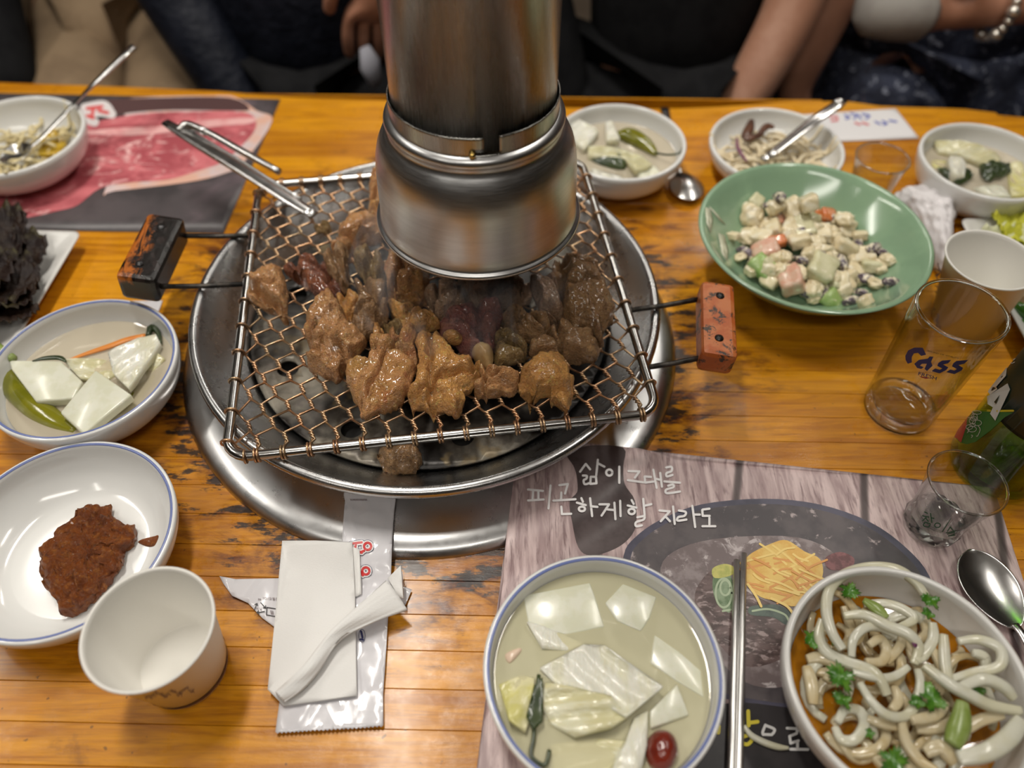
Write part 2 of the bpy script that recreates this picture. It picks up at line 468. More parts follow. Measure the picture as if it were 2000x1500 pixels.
# ================================================================== roaster set in the table
def steel(name, c=(.55, .55, .54), rough=.28, dirt=.0, stretch=(1, 1, 1), bs=300, bump=.05):
    a = N(name); v = a.coord('Object', stretch)
    n1 = a.noise(v, 18, 6, .7)
    cc = a.mix(a.ramp(n1, .3, .75), c, tuple(x * .86 for x in c))
    if dirt: cc = a.mix(a.math('MULTIPLY', a.ramp(a.noise(v, 42, 6, .75, .6), .52, .7), dirt), cc, (.05, .04, .032))
    a.color(cc); a.set(Metallic=1.0, Roughness=a.ramp(a.noise(v, 60, 5, .7), .2, .85, rough * .85, rough * 1.2))
    a.bump(a.noise(v, bs, 4, .6), bump, .0006)
    return a.m
m_steel = steel('pan_steel', (.52, .52, .52), .28, 0, bump=.02)
m_flange = steel('flange_steel', (.60, .60, .60), .30, 0, bump=.02)
m_bar = steel('grill_bar_steel', (.58, .57, .55), .2, .35)
m_hood = steel('hood_steel', (.40, .39, .36), .28, 0, (14, 14, .6), 90, .03)
m_hood2 = steel('hood_skirt_steel', (.60, .60, .60), .33, 0, (1, 1, 14), 120, .04)
m_cut = steel('cutlery_steel', (.62, .61, .60), .24, 0, bump=.02)
m_dark = M('soot', (.008, .007, .006), (.02, .018, .015), 60, rough=.8)
c3 = (RC.x, RC.y, 0)
o = obj('roaster_flange', lathe([(.150, .0), (.150, .0065), (.160, .0085), (.180, .0090), (.196, .0086), (.205, .0066), (FL_OUT - .001, .0030), (FL_OUT, -.0006)], c3, 128), m_flange,
        label='wide round steel flange of the roaster set flush in the table', cat='roaster')
pan = E('grill_pan', (RC.x, RC.y, .009), 'round stainless steel pan with rolled rim under the wire grill', 'pan')
prof = [(0, .0092), (.140, .0092), (.146, .012), (.152, .021), (.166, .035), (.1775, .0475), (.1815, .0515), (.1835, .0545), (.1865, .0555), (.1893, .0540), (.1902, .0510), (.1893, .0482), (.1870, .0470), (.1850, .044), (.1715, .0330), (.156, .018), (.150, .0086), (0, .0086)]
obj('pan_body', lathe(prof, c3, 128), m_steel, pan)
def plate_mat():
    a = N('scorched_plate'); v = a.coord('Object')
    c = a.mix(a.ramp(a.noise(v, 30, 5, .7), .40, .62), (.30, .27, .215), (.15, .13, .11))
    c = a.mix(a.ramp(a.noise(v, 13, 4, .6, .5), .36, .54), c, (.020, .017, .015))
    c = a.mix(a.math('MULTIPLY', a.ramp(a.noise(v, 40, 3, .6), .58, .70), .4), c, (.34, .24, .10))
    a.color(c); a.set(Metallic=.35, Roughness=.38); a.bump(a.noise(v, 300, 3, .6), .3, .0005); return a.m
m_plate = plate_mat()
def ringpts(r, n): return [(r * cos(2 * pi * i / n), r * sin(2 * pi * i / n)) for i in range(n)]
holes = []
NH = 9
for i in range(NH):
    a = radians(-75) + 2 * pi * i / NH
    holes.append([(.124 * cos(a) + .0088 * cos(2 * pi * j / 20), .124 * sin(a) + .0088 * sin(2 * pi * j / 20)) for j in range(20)])
V, F = cdt(ringpts(.1495, 96), [ringpts(.088, 64)] + holes, .008)
bm = bmesh.new(); vs = []
for v in V:
    r = hypot(v.x, v.y); vs.append(bm.verts.new((RC.x + v.x, RC.y + v.y, .0165 + .0050 * max(0, (r - .088) / .06))))
for f in F: bm.faces.new([vs[i] for i in f])
obj('air_plate', bm, m_plate, pan, True, solid=.002)
obj('fire_bed', lathe([(0, .0102), (.139, .0102), (.141, .0098)], c3, 64), m_dark, pan)
m_char = M('charcoal', (.016, .015, .014), (.10, .095, .09), 45, .55, .75, rough=.8, bump=.8, bscale=160, bdist=.003)
rnd = random.Random(4)
ci = 0
for (rr, nn) in ((0.0, 1), (.034, 6), (.066, 11)):
    for i in range(nn):
        a = 2 * pi * i / max(nn, 1) + rnd.random() * .5 + rr * 9
        x, yv = RC.x + rr * cos(a), RC.y + rr * sin(a)
        bm = bmesh.new(); bmesh.ops.create_icosphere(bm, subdivisions=3, radius=1)
        sx, sy, sz = .019 + rnd.random() * .005, .012 + rnd.random() * .004, .011 + rnd.random() * .004
        R = Rz(rnd.random() * 6)
        for v in bm.verts:
            d = 1 + .35 * noise.noise(v.co * 1.6 + Vector((ci * 3.3, 0, 0)))
            v.co = R @ Vector((v.co.x * sx * d, v.co.y * sy * d, v.co.z * sz * d)) + Vector((x, yv, .0100 + sz * .9))
        obj('charcoal', bm, m_char, label='black charcoal lump with grey ash lying in the pan under the grill', cat='charcoal', group='charcoal lumps in the roaster')
        ci += 1
# ------------------------------------------------------------------ wire grill
GC = Vector((-.0643, .4538, .0600)); GY = radians(7.3); GS = .1505; BR = .0036
RG = Rz(GY)
def G(u, v, z=0.0): return GC + RG @ Vector((u, v, z))
gr = E('wire_grill', GC, 'square wire mesh grill with steel frame and two wooden handles over the pan', 'grill')
path = []
for cxx, cyy, a0 in ((1, 1, 0), (-1, 1, 90), (-1, -1, 180), (1, -1, 270)):
    for i in range(7):
        a = radians(a0 + 15 * i); rc = .016
        path.append(G(cxx * (GS - rc) + rc * cos(a), cyy * (GS - rc) + rc * sin(a)))
dense = []
for i in range(len(path)):
    a, b = path[i], path[(i + 1) % len(path)]; nseg = 12 if (b - a).length > .05 else 1
    dense += [a.lerp(b, j / nseg) for j in range(nseg)]
obj('frame', tube(dense, BR, 12, closed=True), m_bar, gr)
def wire_mat():
    a = N('copper_wire'); v = a.coord('Object')
    c = a.mix(a.ramp(a.noise(v, 35, 4, .6), .35, .65), (.62, .36, .20), (.50, .36, .22))
    c = a.mix(a.math('MULTIPLY', a.ramp(a.noise(v, 90, 4, .6), .52, .68), .6), c, (.16, .07, .045))
    a.color(c); a.set(Metallic=.9, Roughness=.3); return a.m
m_wire = wire_mat()
NC = 33; PITCHU = 2 * (GS - .003) / NC; ROWS = 21; TW = .0082; WR = .00092
rowp = 2 * (GS - .006) / ROWS
HR = .00112
rnd = random.Random(9)
jit = {(i, j): (rnd.uniform(-.0011, .0011), rnd.uniform(-.0009, .0009)) for i in range(ROWS) for j in range(NC + 1)}
def loop_pts(u, v0, sgn, axis, ph):
    """wire turned once around a frame bar; axis 'v': bar at front/back, 'u': bar at the sides"""
    out = []; R = BR + WR * 1.05
    for i in range(13):
        a = -pi / 2 * .2 + (2 * pi * .93) * i / 12
        sh = ph * .0011 + (i / 12 - .5) * .0016
        if axis == 'v': out.append(G(u + sh, sgn * GS - sgn * cos(a) * R, sin(a) * R))
        else: out.append(G(sgn * GS - sgn * cos(a) * R, v0 + sh, sin(a) * R))
    return out
for w_ in range(NC):
    pts = []
    for i in range(ROWS):
        col = w_ if (i + w_) % 2 == 0 else w_ + 1
        partner = 1 if col == w_ else -1
        ph0 = 0 if partner == 1 else pi
        ju, jv = jit[(i, col)]
        u = -GS + .003 + col * PITCHU + ju; v = -GS + .006 + (i + .5) * rowp + jv
        if col == 0 or col == NC:
            s = -1 if col == 0 else 1
            pts += loop_pts(0, v, s, 'u', 0)
            continue
        turns = 1.5 * 2 * pi
        for j in range(9):
            t = j / 8; a = ph0 + turns * t + (pi if partner == 1 else pi)
            lean = .0030 * (t - .5)
            pts.append(G(u + HR * cos(a) + lean * -1, v + (t - .5) * TW, HR * sin(a)))
    # ends: wrapped round the front and back bars
    cF = w_ if w_ % 2 == 0 else w_ + 1
    uF = -GS + .003 + max(1, min(NC - 1, cF)) * PITCHU
    cB = w_ if (ROWS - 1 + w_) % 2 == 0 else w_ + 1
    uB = -GS + .003 + max(1, min(NC - 1, cB)) * PITCHU
    front = loop_pts(uF, 0, -1, 'v', 1 if cF == w_ else -1)[::-1]
    back = loop_pts(uB, 0, 1, 'v', 1 if cB == w_ else -1)
    pts = front + pts + back
    obj('wire', tube(pts, WR, 6), m_wire, gr)
m_rod = M('blackened_rod', (.03, .028, .026), (.08, .07, .06), 120, rough=.45, metal=.7)
def chip_mat(name, paint, paint2, under):
    a = N(name); v = a.coord('Object')
    c = a.mix(a.ramp(a.noise(v, 60, 4), .4, .6), paint, paint2)
    c = a.mix(a.ramp(a.noise(v, 95, 6, .75, .5), .535, .60), c, under)
    a.color(c); a.set(Roughness=.38); a.bump(a.noise(v, 120, 5, .7), .5, .0009); return a.m
m_orange = chip_mat('orange_paint', (.47, .105, .02), (.55, .17, .05), (.045, .03, .022))
def charred():
    a = N('charred_lacquer'); v = a.coord('Object', (6, 1, 1), (0, 0, .25))
    c = a.mix(a.ramp(a.noise(v, 34, 4, .6, .6), .50, .62), (.42, .12, .018), (.010, .007, .006))
    x = a.n('ShaderNodeSeparateXYZ'); a.l(a.coord('Pos'), x.inputs[0])
    wob = a.ramp(a.noise(a.coord('Object'), 60, 4, .7), .3, .7, -.006, .006)
    c = a.mix(a.ramp(a.math('ADD', x.outputs[0], wob), -.303, -.297), c, (.010, .008, .007))
    c = a.mix(a.ramp(a.math('ADD', x.outputs[2], wob), .070, .076, 1, 0), c, (.010, .008, .007))
    c = a.mix(a.math('MULTIPLY', a.ramp(a.noise(a.coord('Object'), 110, 4, .7), .5, .6), .7), c, (.03, .02, .018))
    a.color(c); a.set(Roughness=.25); a.bump(a.noise(a.coord('Object'), 90, 5, .7), .5, .001); return a.m
m_charwood = charred()
m_screw = M('screw_steel', (.16, .16, .165), (.06, .06, .06), 200, rough=.35, metal=1)
def make_handle(cx, cy, zc, dims, yaw, tilt, mat, side, label):
    R = Rz(yaw) @ Matrix.Rotation(tilt, 3, 'Y'); c = Vector((cx, cy, zc))
    bm = box(c, dims, R); h = obj('handle', bm, mat, gr, smooth=False, bevel=.0042); h['label'] = label
    for s in (-1, 1):
        q = c + R @ Vector((.001 * s, s * dims[1] * .29, dims[2] / 2))
        M3 = R
        bm = lathe([(0, .0018), (.0016, .0018), (.0019, .0013), (.0030, .0010), (.0034, .0003), (.0034, -.001)], q, 16, M3=M3)
        sc_ = obj('screw', bm, m_screw, h)
        # cross slot
        for aa in (.6, .6 + pi / 2): bm = box(q + R @ Vector((0, 0, .0017)), (.0026, .0006, .0006), R @ Rz(aa)); obj('screw_slot', bm, m_dark, h, False)
        # rod to the frame bar
        inner = c + R @ Vector((-side * dims[0] * .5 * .6, s * dims[1] * .40, -.002))
        lv = RG.inverted() @ (inner - GC)
        bar = G(side * (GS - .002), lv.y, -.0035)
        mid = inner.lerp(bar, .5) + Vector((0, 0, -.001))
        obj('handle_rod', tube([inner, mid, bar], .0021, 8), m_rod, gr)
make_handle(.1570, .4035, .0640, (.0265, .0775, .0225), radians(-8), radians(4), m_orange, 1, 'chipped orange painted wooden block with two screws')
make_handle(-.2975, .4800, .0660, (.0310, .0775, .0270), radians(-2.5), radians(9), m_charwood, -1, 'charred dark wooden block with orange lacquer streaks')

# ================================================================== exhaust hood
HX, HY = -.0245, .452
hood = E('exhaust_hood', (HX, HY, .136), 'telescopic steel extraction pipe with flared skirt hanging over the meat', 'extractor hood')
hc = (HX, HY, 0)
skirt = [(.0708, .1385), (.0722, .1368), (.0737, .1366), (.0745, .1383), (.0737, .1402), (.0722, .1405), (.0712, .1425), (.0706, .152), (.0700, .170), (.0694, .182), (.0684, .190), (.0665, .1975), (.0635, .2040), (.0602, .2085), (.0585, .2105), (.0580, .2135),
         (.0592, .2150), (.0598, .2175), (.0588, .2200), (.0562, .2215), (.0545, .2222)]
inner = [(r - .0011, z) for r, z in skirt[::-1]]
obj('skirt', lathe(skirt + inner, hc, 96, closed=True), m_hood2, hood)
obj('pipe', lathe([(.0525, .205), (.0533, .2055), (.0533, 1.74), (.0522, 1.74), (.0522, .205)], hc, 96, closed=True), m_hood, hood)
# bayonet sleeve with its slot
bm = bmesh.new(); NTH = 180; zl = [.2195, .2225, .2250, .2275, .2300, .2330, .2345]
def sl(th, z):
    a = radians(-90) + th; return bm.verts.new((HX + .0550 * cos(a), HY + .0550 * sin(a), z))
grid = [[sl(2 * pi * i / NTH, z) for z in zl] for i in range(NTH)]
for i in range(NTH):
    deg = 360 * i / NTH; deg = deg - 360 if deg > 180 else deg
    for j in range(len(zl) - 1):
        if 8 <= deg < 18 and j >= 1: continue
        if 0 <= deg < 18 and j == 1: continue
        A, B = grid[i], grid[(i + 1) % NTH]; bm.faces.new((A[j], B[j], B[j + 1], A[j + 1]))
obj('sleeve', bm, m_hood, hood, True, solid=.0009)
obj('lock_pin', lathe([(0, .0045), (.0013, .0042), (.0020, .003), (.0022, 0)], Vector((HX + .0006, HY - .0545, .2238)), 14, M3=Matrix.Rotation(radians(90), 3, 'X')), M('brass', (.75, .52, .16), rough=.25, metal=1), hood)
obj('ceiling_collar', lathe([(.0533, 1.70), (.09, 1.735), (.09, 1.7495), (.0533, 1.7495)], hc, 48), m_hood, hood)
# ================================================================== meat on the grill
def meat_mat(name, a1, a2, burn, wet=.28, hi=.62, lo=.50):
    a = N(name); v = a.coord('Object'); 
    c = a.mix(a.ramp(a.noise(v, 55, 5, .65, .5), .35, .65), a1, a2)
    c = a.mix(a.ramp(a.noise(v, 38, 5, .7, .8), lo, hi + .08), c, burn)
    c = a.mix(a.math('MULTIPLY', a.ramp(a.noise(v, 150, 5, .75), .50, .66), .55), c, tuple(x * .6 for x in burn))
    c = a.mix(a.math('MULTIPLY', a.ramp(a.noise(v, 210, 4, .7), .56, .68), .45), c, tuple(min(.8, x * 1.7) for x in a1))
    c = a.mix(a.math('MULTIPLY', a.ramp(a.noise(v, 520, 3, .6), .58, .68), .5), c, tuple(x * .3 for x in burn))
    a.color(c); a.set(Roughness=a.ramp(a.noise(v, 300, 3, .6), .35, .65, wet * .7, wet * 2.0))
    a.b.inputs['Coat Weight'].default_value = .8; a.b.inputs['Coat Roughness'].default_value = .08
    a.b.inputs['Subsurface Weight'].default_value = .10; a.b.inputs['Subsurface Scale'].default_value = .004
    h1 = a.math('ADD', a.noise(v, 240, 5, .75), a.math('MULTIPLY', a.noise(v, 700, 2, .6), .35)); a.bump(h1, 1.0, .0045); return a.m
MT = {
 'tan': meat_mat('meat_tan', (0.676, 0.346, 0.137), (0.532, 0.257, 0.096), (0.403, 0.170, 0.056)),
 'gold': meat_mat('meat_golden', (0.800, 0.403, 0.112), (0.580, 0.273, 0.081), (0.418, 0.161, 0.032)),
 'dark': meat_mat('meat_burnt', (0.322, 0.105, 0.040), (0.193, 0.056, 0.026), (0.065, 0.021, 0.013)),
 'brown': meat_mat('meat_brown', (0.434, 0.250, 0.112), (0.322, 0.177, 0.077), (0.193, 0.089, 0.035)),
 'pink': meat_mat('meat_pink', (0.665, 0.322, 0.127), (0.557, 0.290, 0.085), (0.464, 0.161, 0.053)),
 'red': meat_mat('meat_red', (0.273, 0.072, 0.056), (0.387, 0.161, 0.112), (0.112, 0.026, 0.022)),
 'grey': meat_mat('meat_grey', (0.515, 0.322, 0.210), (0.403, 0.250, 0.145), (0.257, 0.137, 0.072)),
 'olive': meat_mat('meat_olive', (0.354, 0.226, 0.081), (0.242, 0.145, 0.051), (0.129, 0.072, 0.029)),
}
a1 = K(460, 480, 5); a2 = K(820, 500, 5); a3 = K(640, 640, 5); a4 = K(350, 300, 3.0615)
ZG = GC.z + .0016
meats = [
 ('tan', .020, a1((85, 440), (160, 360), (330, 270), (400, 245), (475, 290), (500, 500), (470, 640), (330, 590), (150, 530)), 'pale tan wedge of grilled meat alone beside the left frame bar'),
 ('dark', .017, a1((490, 265), (640, 160), (760, 130), (880, 200), (940, 300), (1040, 420), (1010, 525), (850, 530), (720, 440), (620, 310), (560, 330)), 'dark burnt red-brown piece of meat with a pointed end'),
 ('brown', .022, a1((880, 200), (950, 100), (1090, 60), (1110, 200), (1085, 380), (1040, 440), (930, 300)), 'upright brown meat strip leaning on the burnt red-brown piece'),
 ('olive', .027, a1((1180, 220), (1220, 120), (1330, 90), (1440, 140), (1485, 280), (1460, 390), (1330, 370), (1230, 300)), 'rounded yellowish-brown ball of meat near the hood skirt'),
 ('brown', .023, a1((1190, 380), (1300, 365), (1450, 420), (1505, 560), (1490, 680), (1400, 760), (1350, 860), (1240, 925), (1160, 850), (1150, 720), (1205, 600), (1200, 470)), 'glistening brown meat chunk below the round ball of meat'),
 ('gold', .016, a1((1000, 560), (1090, 500), (1200, 520), (1215, 620), (1150, 770), (1060, 690)), 'small yellowish meat scrap behind the largest tan slice'),
 ('tan', .026, a1((700, 860), (760, 700), (900, 580), (1000, 600), (1080, 740), (1150, 850), (1265, 940), (1150, 1080), (1050, 1200), (990, 1290), (860, 1240), (740, 1170), (695, 1050)), 'large golden-tan folded slice of meat with a dark cut edge'),
 ('pink', .030, a1((1490, 250), (1560, 110), (1700, 170), (1870, 300), (1850, 500), (1650, 570), (1530, 600), (1490, 450)), 'pinkish meat slab in the smoke just below the hood rim'),
 ('gold', .016, a1((1490, 585), (1560, 640), (1700, 615), (1850, 655), (2010, 750), (1950, 810), (1750, 835), (1620, 770)), 'curled golden-brown strip of meat with a crisp skin'),
 ('olive', .013, a1((1440, 760), (1560, 730), (1650, 820), (1560, 880), (1460, 830)), 'small brown meat crumb under the curled golden strip'),
 ('gold', .012, a1((1310, 880), (1400, 790), (1460, 850), (1440, 950), (1350, 940)), 'tiny yellow scrap of fat touching the glistening brown chunk'),
 ('pink', .022, a3((205, 400), (245, 400), (290, 500), (360, 470), (430, 230), (480, 130), (640, 80), (720, 140), (800, 40), (855, 60), (870, 200), (870, 400), (810, 600), (760, 690), (640, 810), (500, 825), (340, 870), (290, 740), (235, 650), (200, 540)), 'long pink-red seared piece of meat with ragged tips at the grill front'),
 ('gold', .025, a3((880, 120), (1000, 95), (1140, 150), (1200, 270), (1330, 375), (1480, 395), (1505, 480), (1430, 600), (1330, 680), (1325, 770), (1260, 855), (1100, 820), (960, 800), (860, 760), (775, 680), (850, 560), (880, 400)), 'broad golden ridged piece of meat beside the pink-red seared one'),
 ('tan', .017, a3((1500, 415), (1650, 420), (1840, 455), (1860, 570), (1720, 645), (1540, 675), (1430, 625), (1480, 540)), 'narrow tan meat strip between two golden pieces at the front'),
 ('gold', .021, a2((955, 1200), (1080, 1070), (1280, 975), (1400, 1020), (1470, 1150), (1510, 1230), (1465, 1480), (1400, 1500), (1290, 1400), (1250, 1340), (1000, 1405), (975, 1310)), 'triangular golden piece of meat pointing at the front frame bar'),
 ('brown', .020, a2((1070, 920), (1150, 840), (1330, 700), (1420, 690), (1560, 750), (1690, 780), (1770, 950), (1640, 1005), (1450, 965), (1370, 1005), (1200, 975), (1090, 985)), 'dark brown bumpy strip of meat below the biggest brown slab'),
 ('brown', .030, a2((1285, 200), (1330, 115), (1500, 100), (1690, 180), (1790, 330), (1885, 480), (1885, 620), (1790, 720), (1760, 815), (1650, 750), (1480, 700), (1400, 620), (1350, 450), (1300, 300)), 'biggest brown slab of meat near the right frame bar'),
 ('grey', .023, a2((1060, 340), (1200, 295), (1330, 290), (1350, 450), (1415, 620), (1290, 645), (1190, 570), (1140, 450)), 'greyish meat piece tucked against the biggest brown slab'),
 ('brown', .024, a2((805, 640), (850, 550), (960, 518), (1080, 570), (1220, 640), (1285, 740), (1180, 815), (1060, 842), (940, 790), (850, 700)), 'smooth oval brown meat cut in the middle of the grill'),
 ('olive', .016, a2((735, 800), (850, 735), (960, 810), (1065, 930), (1000, 1015), (850, 1055), (740, 1045), (715, 900)), 'dull olive-brown meat piece beside the bone end'),
 ('red', .024, a2((205, 640), (330, 565), (550, 505), (740, 505), (805, 580), (775, 720), (725, 860), (705, 940), (560, 970), (480, 960), (330, 850), (215, 780)), 'dark red half raw piece of meat with a bone end'),
 ('grey', .025, a2((55, 400), (200, 315), (380, 325), (490, 420), (440, 530), (300, 575), (180, 620), (110, 500)), 'grey-brown meat lump in the smoke below the hood'),
 ('grey', .027, a2((380, 320), (600, 270), (900, 240), (1060, 330), (1065, 410), (830, 440), (700, 510), (480, 480)), 'long greyish meat piece right under the hood opening'),
 ('tan', .022, a4((915, 570), (960, 485), (1040, 415), (1190, 430), (1230, 500), (1110, 525), (1020, 590), (940, 595)), 'orange-tan arched piece of meat left of the hood skirt'),
 ('pink', .018, a4((1145, 170), (1180, 130), (1230, 150), (1240, 280), (1150, 300)), 'pinkish meat edge half hidden behind the hood skirt'),
 ('gold', .018, a4((1135, 350), (1185, 325), (1230, 350), (1240, 440), (1150, 440)), 'golden meat end showing beside the hood rim'),
 ('olive', .009, a4((808, 440), (850, 408), (902, 430), (890, 470), (840, 472)), 'small olive-brown crumb of meat near the tongs tip'),
]
for i, (mk, h, ol, lab) in enumerate(meats):
    bm = blob(ol, ZG - .0006, h, seed=i + 1, amp=.17, freq=80, n=96, rings=20, q=.5, p=4.2, fold=.55, rag=.05)
    o = obj('grilled_meat', bm, MT[mk], label=lab, cat='meat', group='grilled meat pieces')
    if 'bone end' in lab and mk == 'red':
        bb = blob(a2((505, 950), (600, 905), (700, 930), (722, 1000), (690, 1100), (620, 1085), (560, 1030)), ZG, .019, 40, amp=.08, n=32, rings=8)
        obj('bone_end', bb, M('bone', (.52, .36, .17), (.42, .26, .11), 80, rough=.3, coat=.4), o)
        bb = blob(a2((225, 780), (330, 750), (420, 800), (380, 850), (280, 840)), ZG + .009, .012, 41, amp=.08, n=32, rings=8)
        obj('fat_edge', bb, MT['gold'], o)
# a morsel that fell through
bm = blob(a3((480, 1205), (560, 1180), (760, 1175), (880, 1180), (925, 1280), (880, 1375), (760, 1422), (600, 1405), (515, 1330)), .0225, .020, 50, amp=.16, n=72, rings=16, p=3.6, fold=.3, rag=.03)
obj('grilled_meat', bm, MT['brown'], label='brown morsel of meat fallen through onto the pan plate', cat='meat', group='grilled meat pieces')

# ================================================================== tongs and cutlery
def strip(path, w, th, mat, parent, name, up=None, label=None):
    return obj(name, tube(path, w / 2, 10, flat=(1, th / w), up=up), mat, parent, label=label)
tg = E('tongs', P(600, 410, .062), 'long steel kitchen tongs resting on the grill frame beside the meat', 'tongs')
A0, A1, A2 = P(322, 238, .0790), P(470, 328, .0735), P(614, 420, .0668)
pa = catmull([A0, A0.lerp(A1, .5), A1, A1.lerp(A2, .5), A2], 16)
obj('tongs_arm', tube(pa, [.0045, .0068, .0078, .0075, .0070, .0062, .0050], 10, flat=(1, .30)), m_cut, tg)
for s in (-1, 1):   # pressed edges of the channel
    sd = (A2 - A0).cross(Vector((0, 0, 1))).normalized()
    obj('arm_edge', tube([q + sd * s * .0062 + Vector((0, 0, .0012)) for q in pa[2:-2]], .0011, 6), m_cut, tg)
B0, B2 = P(356, 248, .080), P(546, 336, .070)
pb = catmull([B0, P(400, 256, .081), P(470, 294, .076), B2], 14)
obj('tongs_arm', tube(pb, [.0028, .0034, .0036, .0036, .0034], 8, flat=(1, .9)), m_cut, tg)
obj('tongs_spring', tube(catmull([A0.lerp(A1, .22), P(365, 243, .082), P(402, 258, .081)], 8), .0040, 8), m_cut, tg)
obj('rivet', lathe([(0, .0018), (.0022, .0014), (.0030, 0)], A0.lerp(A1, .2) + Vector((0, 0, .0026)), 12), m_cut, tg)

def spoon(tip, neck, end, wid, label, depth=.006, hw=.0042, parent_group=None, extra=None):
    tip, neck, end = Vector(tip), Vector(neck), Vector(end)
    t = E('spoon', (neck.x, neck.y, min(tip.z, neck.z)), label, 'spoon', 'steel spoons on the table')
    bm = bmesh.new(); ax = (neck - tip); L = ax.length; d = ax / L
    side = d.cross(Vector((0, 0, 1))).normalized(); up = side.cross(d).normalized()
    nu, nv = 18, 12; rows = []
    for i in range(nu + 1):
        u = i / nu; wv = wid / 2 * (sin(pi * min(1, u * .98 + .0) ** .85) ** .6 if 0 < u < 1 else 0.02)
        wv = max(wv, .0025 if i == nu else .0004)
        row = []
        for j in range(nv + 1):
            s = j / nv * 2 - 1
            dep = -depth * (1 - s * s) * sin(pi * min(1, max(0, u))) 
            row.append(bm.verts.new(tip + d * L * u + side * wv * s + up * (dep)))
        rows.append(row)
    for A, B in zip(rows, rows[1:]):
        for j in range(nv): bm.faces.new((A[j], A[j + 1], B[j + 1], B[j]))
    obj('spoon_bowl', bm, m_cut, t, solid=.0012, sub=1)
    pts = [neck - d * .003, neck + d * .008 + up * .002] + (extra or []) + [neck.lerp(end, .6) + Vector((0, 0, .001)), end]
    obj('spoon_handle', tube(catmull(pts, 14), [hw * .8, hw * .7, hw * .8, hw, hw * 1.3], 8, flat=(1, .38)), m_cut, t)
    return t

# ================================================================== crockery
m_porc = M('white_porcelain', (.76, .76, .74), rough=.12, spec=.5, coat=.3)
m_green = M('celadon_glaze', (.27, .41, .265), (.24, .37, .24), 20, rough=.12, coat=.4)
m_blue = M('blue_line', (.16, .20, .42), rough=.2)
m_mel = M('melamine_white', (.72, .71, .68), rough=.2, coat=.15)
def bowl(cx, cy, z0, R, h, foot, label, mat, band=True, wall=.004, name='side_dish_bowl', deep=.006, curve=.55, group='white side dish bowls', bmat=None, flare=None):
    RF = (lambda u: u ** flare[0]) if flare else (lambda u: sin(u * pi / 2) ** .75)
    ZF = (lambda u: u ** flare[1]) if flare else (lambda u: u ** (1 / curve) * .55 + u * .45)
    t = E(name, (cx, cy, z0), label, 'bowl', group)
    prof = [(0, .0025), (foot * .82, .0025), (foot * .88, 0), (foot, 0), (foot, .0035)]
    n = 12
    for i in range(1, n + 1):
        u = i / n; r = foot + (R - foot) * RF(u); z = .0035 + (h - .0035) * ZF(u)
        prof.append((r, z))
    prof.append((R - wall * .25, h + .0008)); prof.append((R - wall * .75, h + .0008))
    inn = []
    for i in range(n, 0, -1):
        u = i / n; r = (foot + (R - foot) * RF(u)) - wall; z = .0035 + (h - .0035) * ZF(u)
        inn.append((r, max(deep, z)))
    # soften the inside bottom
    inn2 = []
    for r, z in inn: inn2.append((r, max(z, deep + .0)))
    prof += inn2 + [(foot * .7, deep), (0, deep)]
    obj('bowl_body', lathe([(r, z + z0) for r, z in prof], (cx, cy, 0), 96), mat, t)
    if band:
        obj('blue_band', lathe([(R - wall * .95, h + z0 + .0004), (R - wall * .85, h + z0 + .0010), (R - wall * .60, h + z0 + .0012), (R - wall * .50, h + z0 + .0009)], (cx, cy, 0), 96), m_blue, t)
    def inner_z(r):
        pr = sorted([(a, b) for a, b in inn2]); 
        if r <= pr[0][0]: return z0 + deep
        for (r1, z1), (r2, z2) in zip(pr, pr[1:]):
            if r1 <= r <= r2: return z0 + z1 + (z2 - z1) * (r - r1) / max(1e-6, r2 - r1)
        return z0 + h
    def r_at(z):
        best = foot
        for i in range(200):
            r = R * i / 199
            if inner_z(r) <= z: best = r
        return best
    t_info[t.name] = (inner_z, r_at, cx, cy)
    return t, inner_z, r_at
t_info = {}
def liquid(cx, cy, z, r_at, mat, label, name='broth', cat='broth'):
    r = r_at(z) - .0002
    bm = lathe([(0, z), (r * .97, z), (r, z + .0006)], (cx, cy, 0), 64)
    return obj(name, bm, mat, label=label, cat=cat)
def broth_mat(name, col, dens):
    a = N(name); t = a.t
    a.color(col); a.set(Roughness=.04)
    tr = a.n('ShaderNodeBsdfTransparent'); tr.inputs[0].default_value = (.97, .95, .88, 1); mx = a.n('ShaderNodeMixShader'); mx.inputs[0].default_value = dens
    g = a.n('ShaderNodeBsdfGlossy'); g.inputs['Roughness'].default_value = .03; lw = a.n('ShaderNodeLayerWeight'); lw.inputs[0].default_value = .5; fr = a.math('ADD', a.math('MULTIPLY', a.math('POWER', lw.outputs['Facing'], 4.0), .8), .025)
    a.l(tr.outputs[0], mx.inputs[1]); a.l(a.b.outputs[0], mx.inputs[2]); m2 = a.n('ShaderNodeMixShader')
    a.l(fr, m2.inputs[0]); a.l(mx.outputs[0], m2.inputs[1]); a.l(g.outputs[0], m2.inputs[2]); a.l(m2.outputs[0], a.out.inputs[0])
    a.bump(a.noise(a.coord('Object'), 60, 2), .05, .002)
    return a.m
m_broth = broth_mat('cloudy_brine', (.78, .74, .50), .62)
m_broth2 = broth_mat('clear_brine', (.80, .70, .54), .50)
m_soy = broth_mat('soy_vinegar', (.50, .19, .004), .85)
m_radish = M('radish', (.74, .74, .62), (.68, .68, .53), 70, rough=.25, coat=.3, sss=.25, bump=.1, bscale=150)
m_cabb = M('pickled_cabbage', (.70, .68, .50), (.62, .58, .34), 40, rough=.25, coat=.4, sss=.25, bump=.6, bscale=60, bdist=.002, stretch=(1, 4, 1))
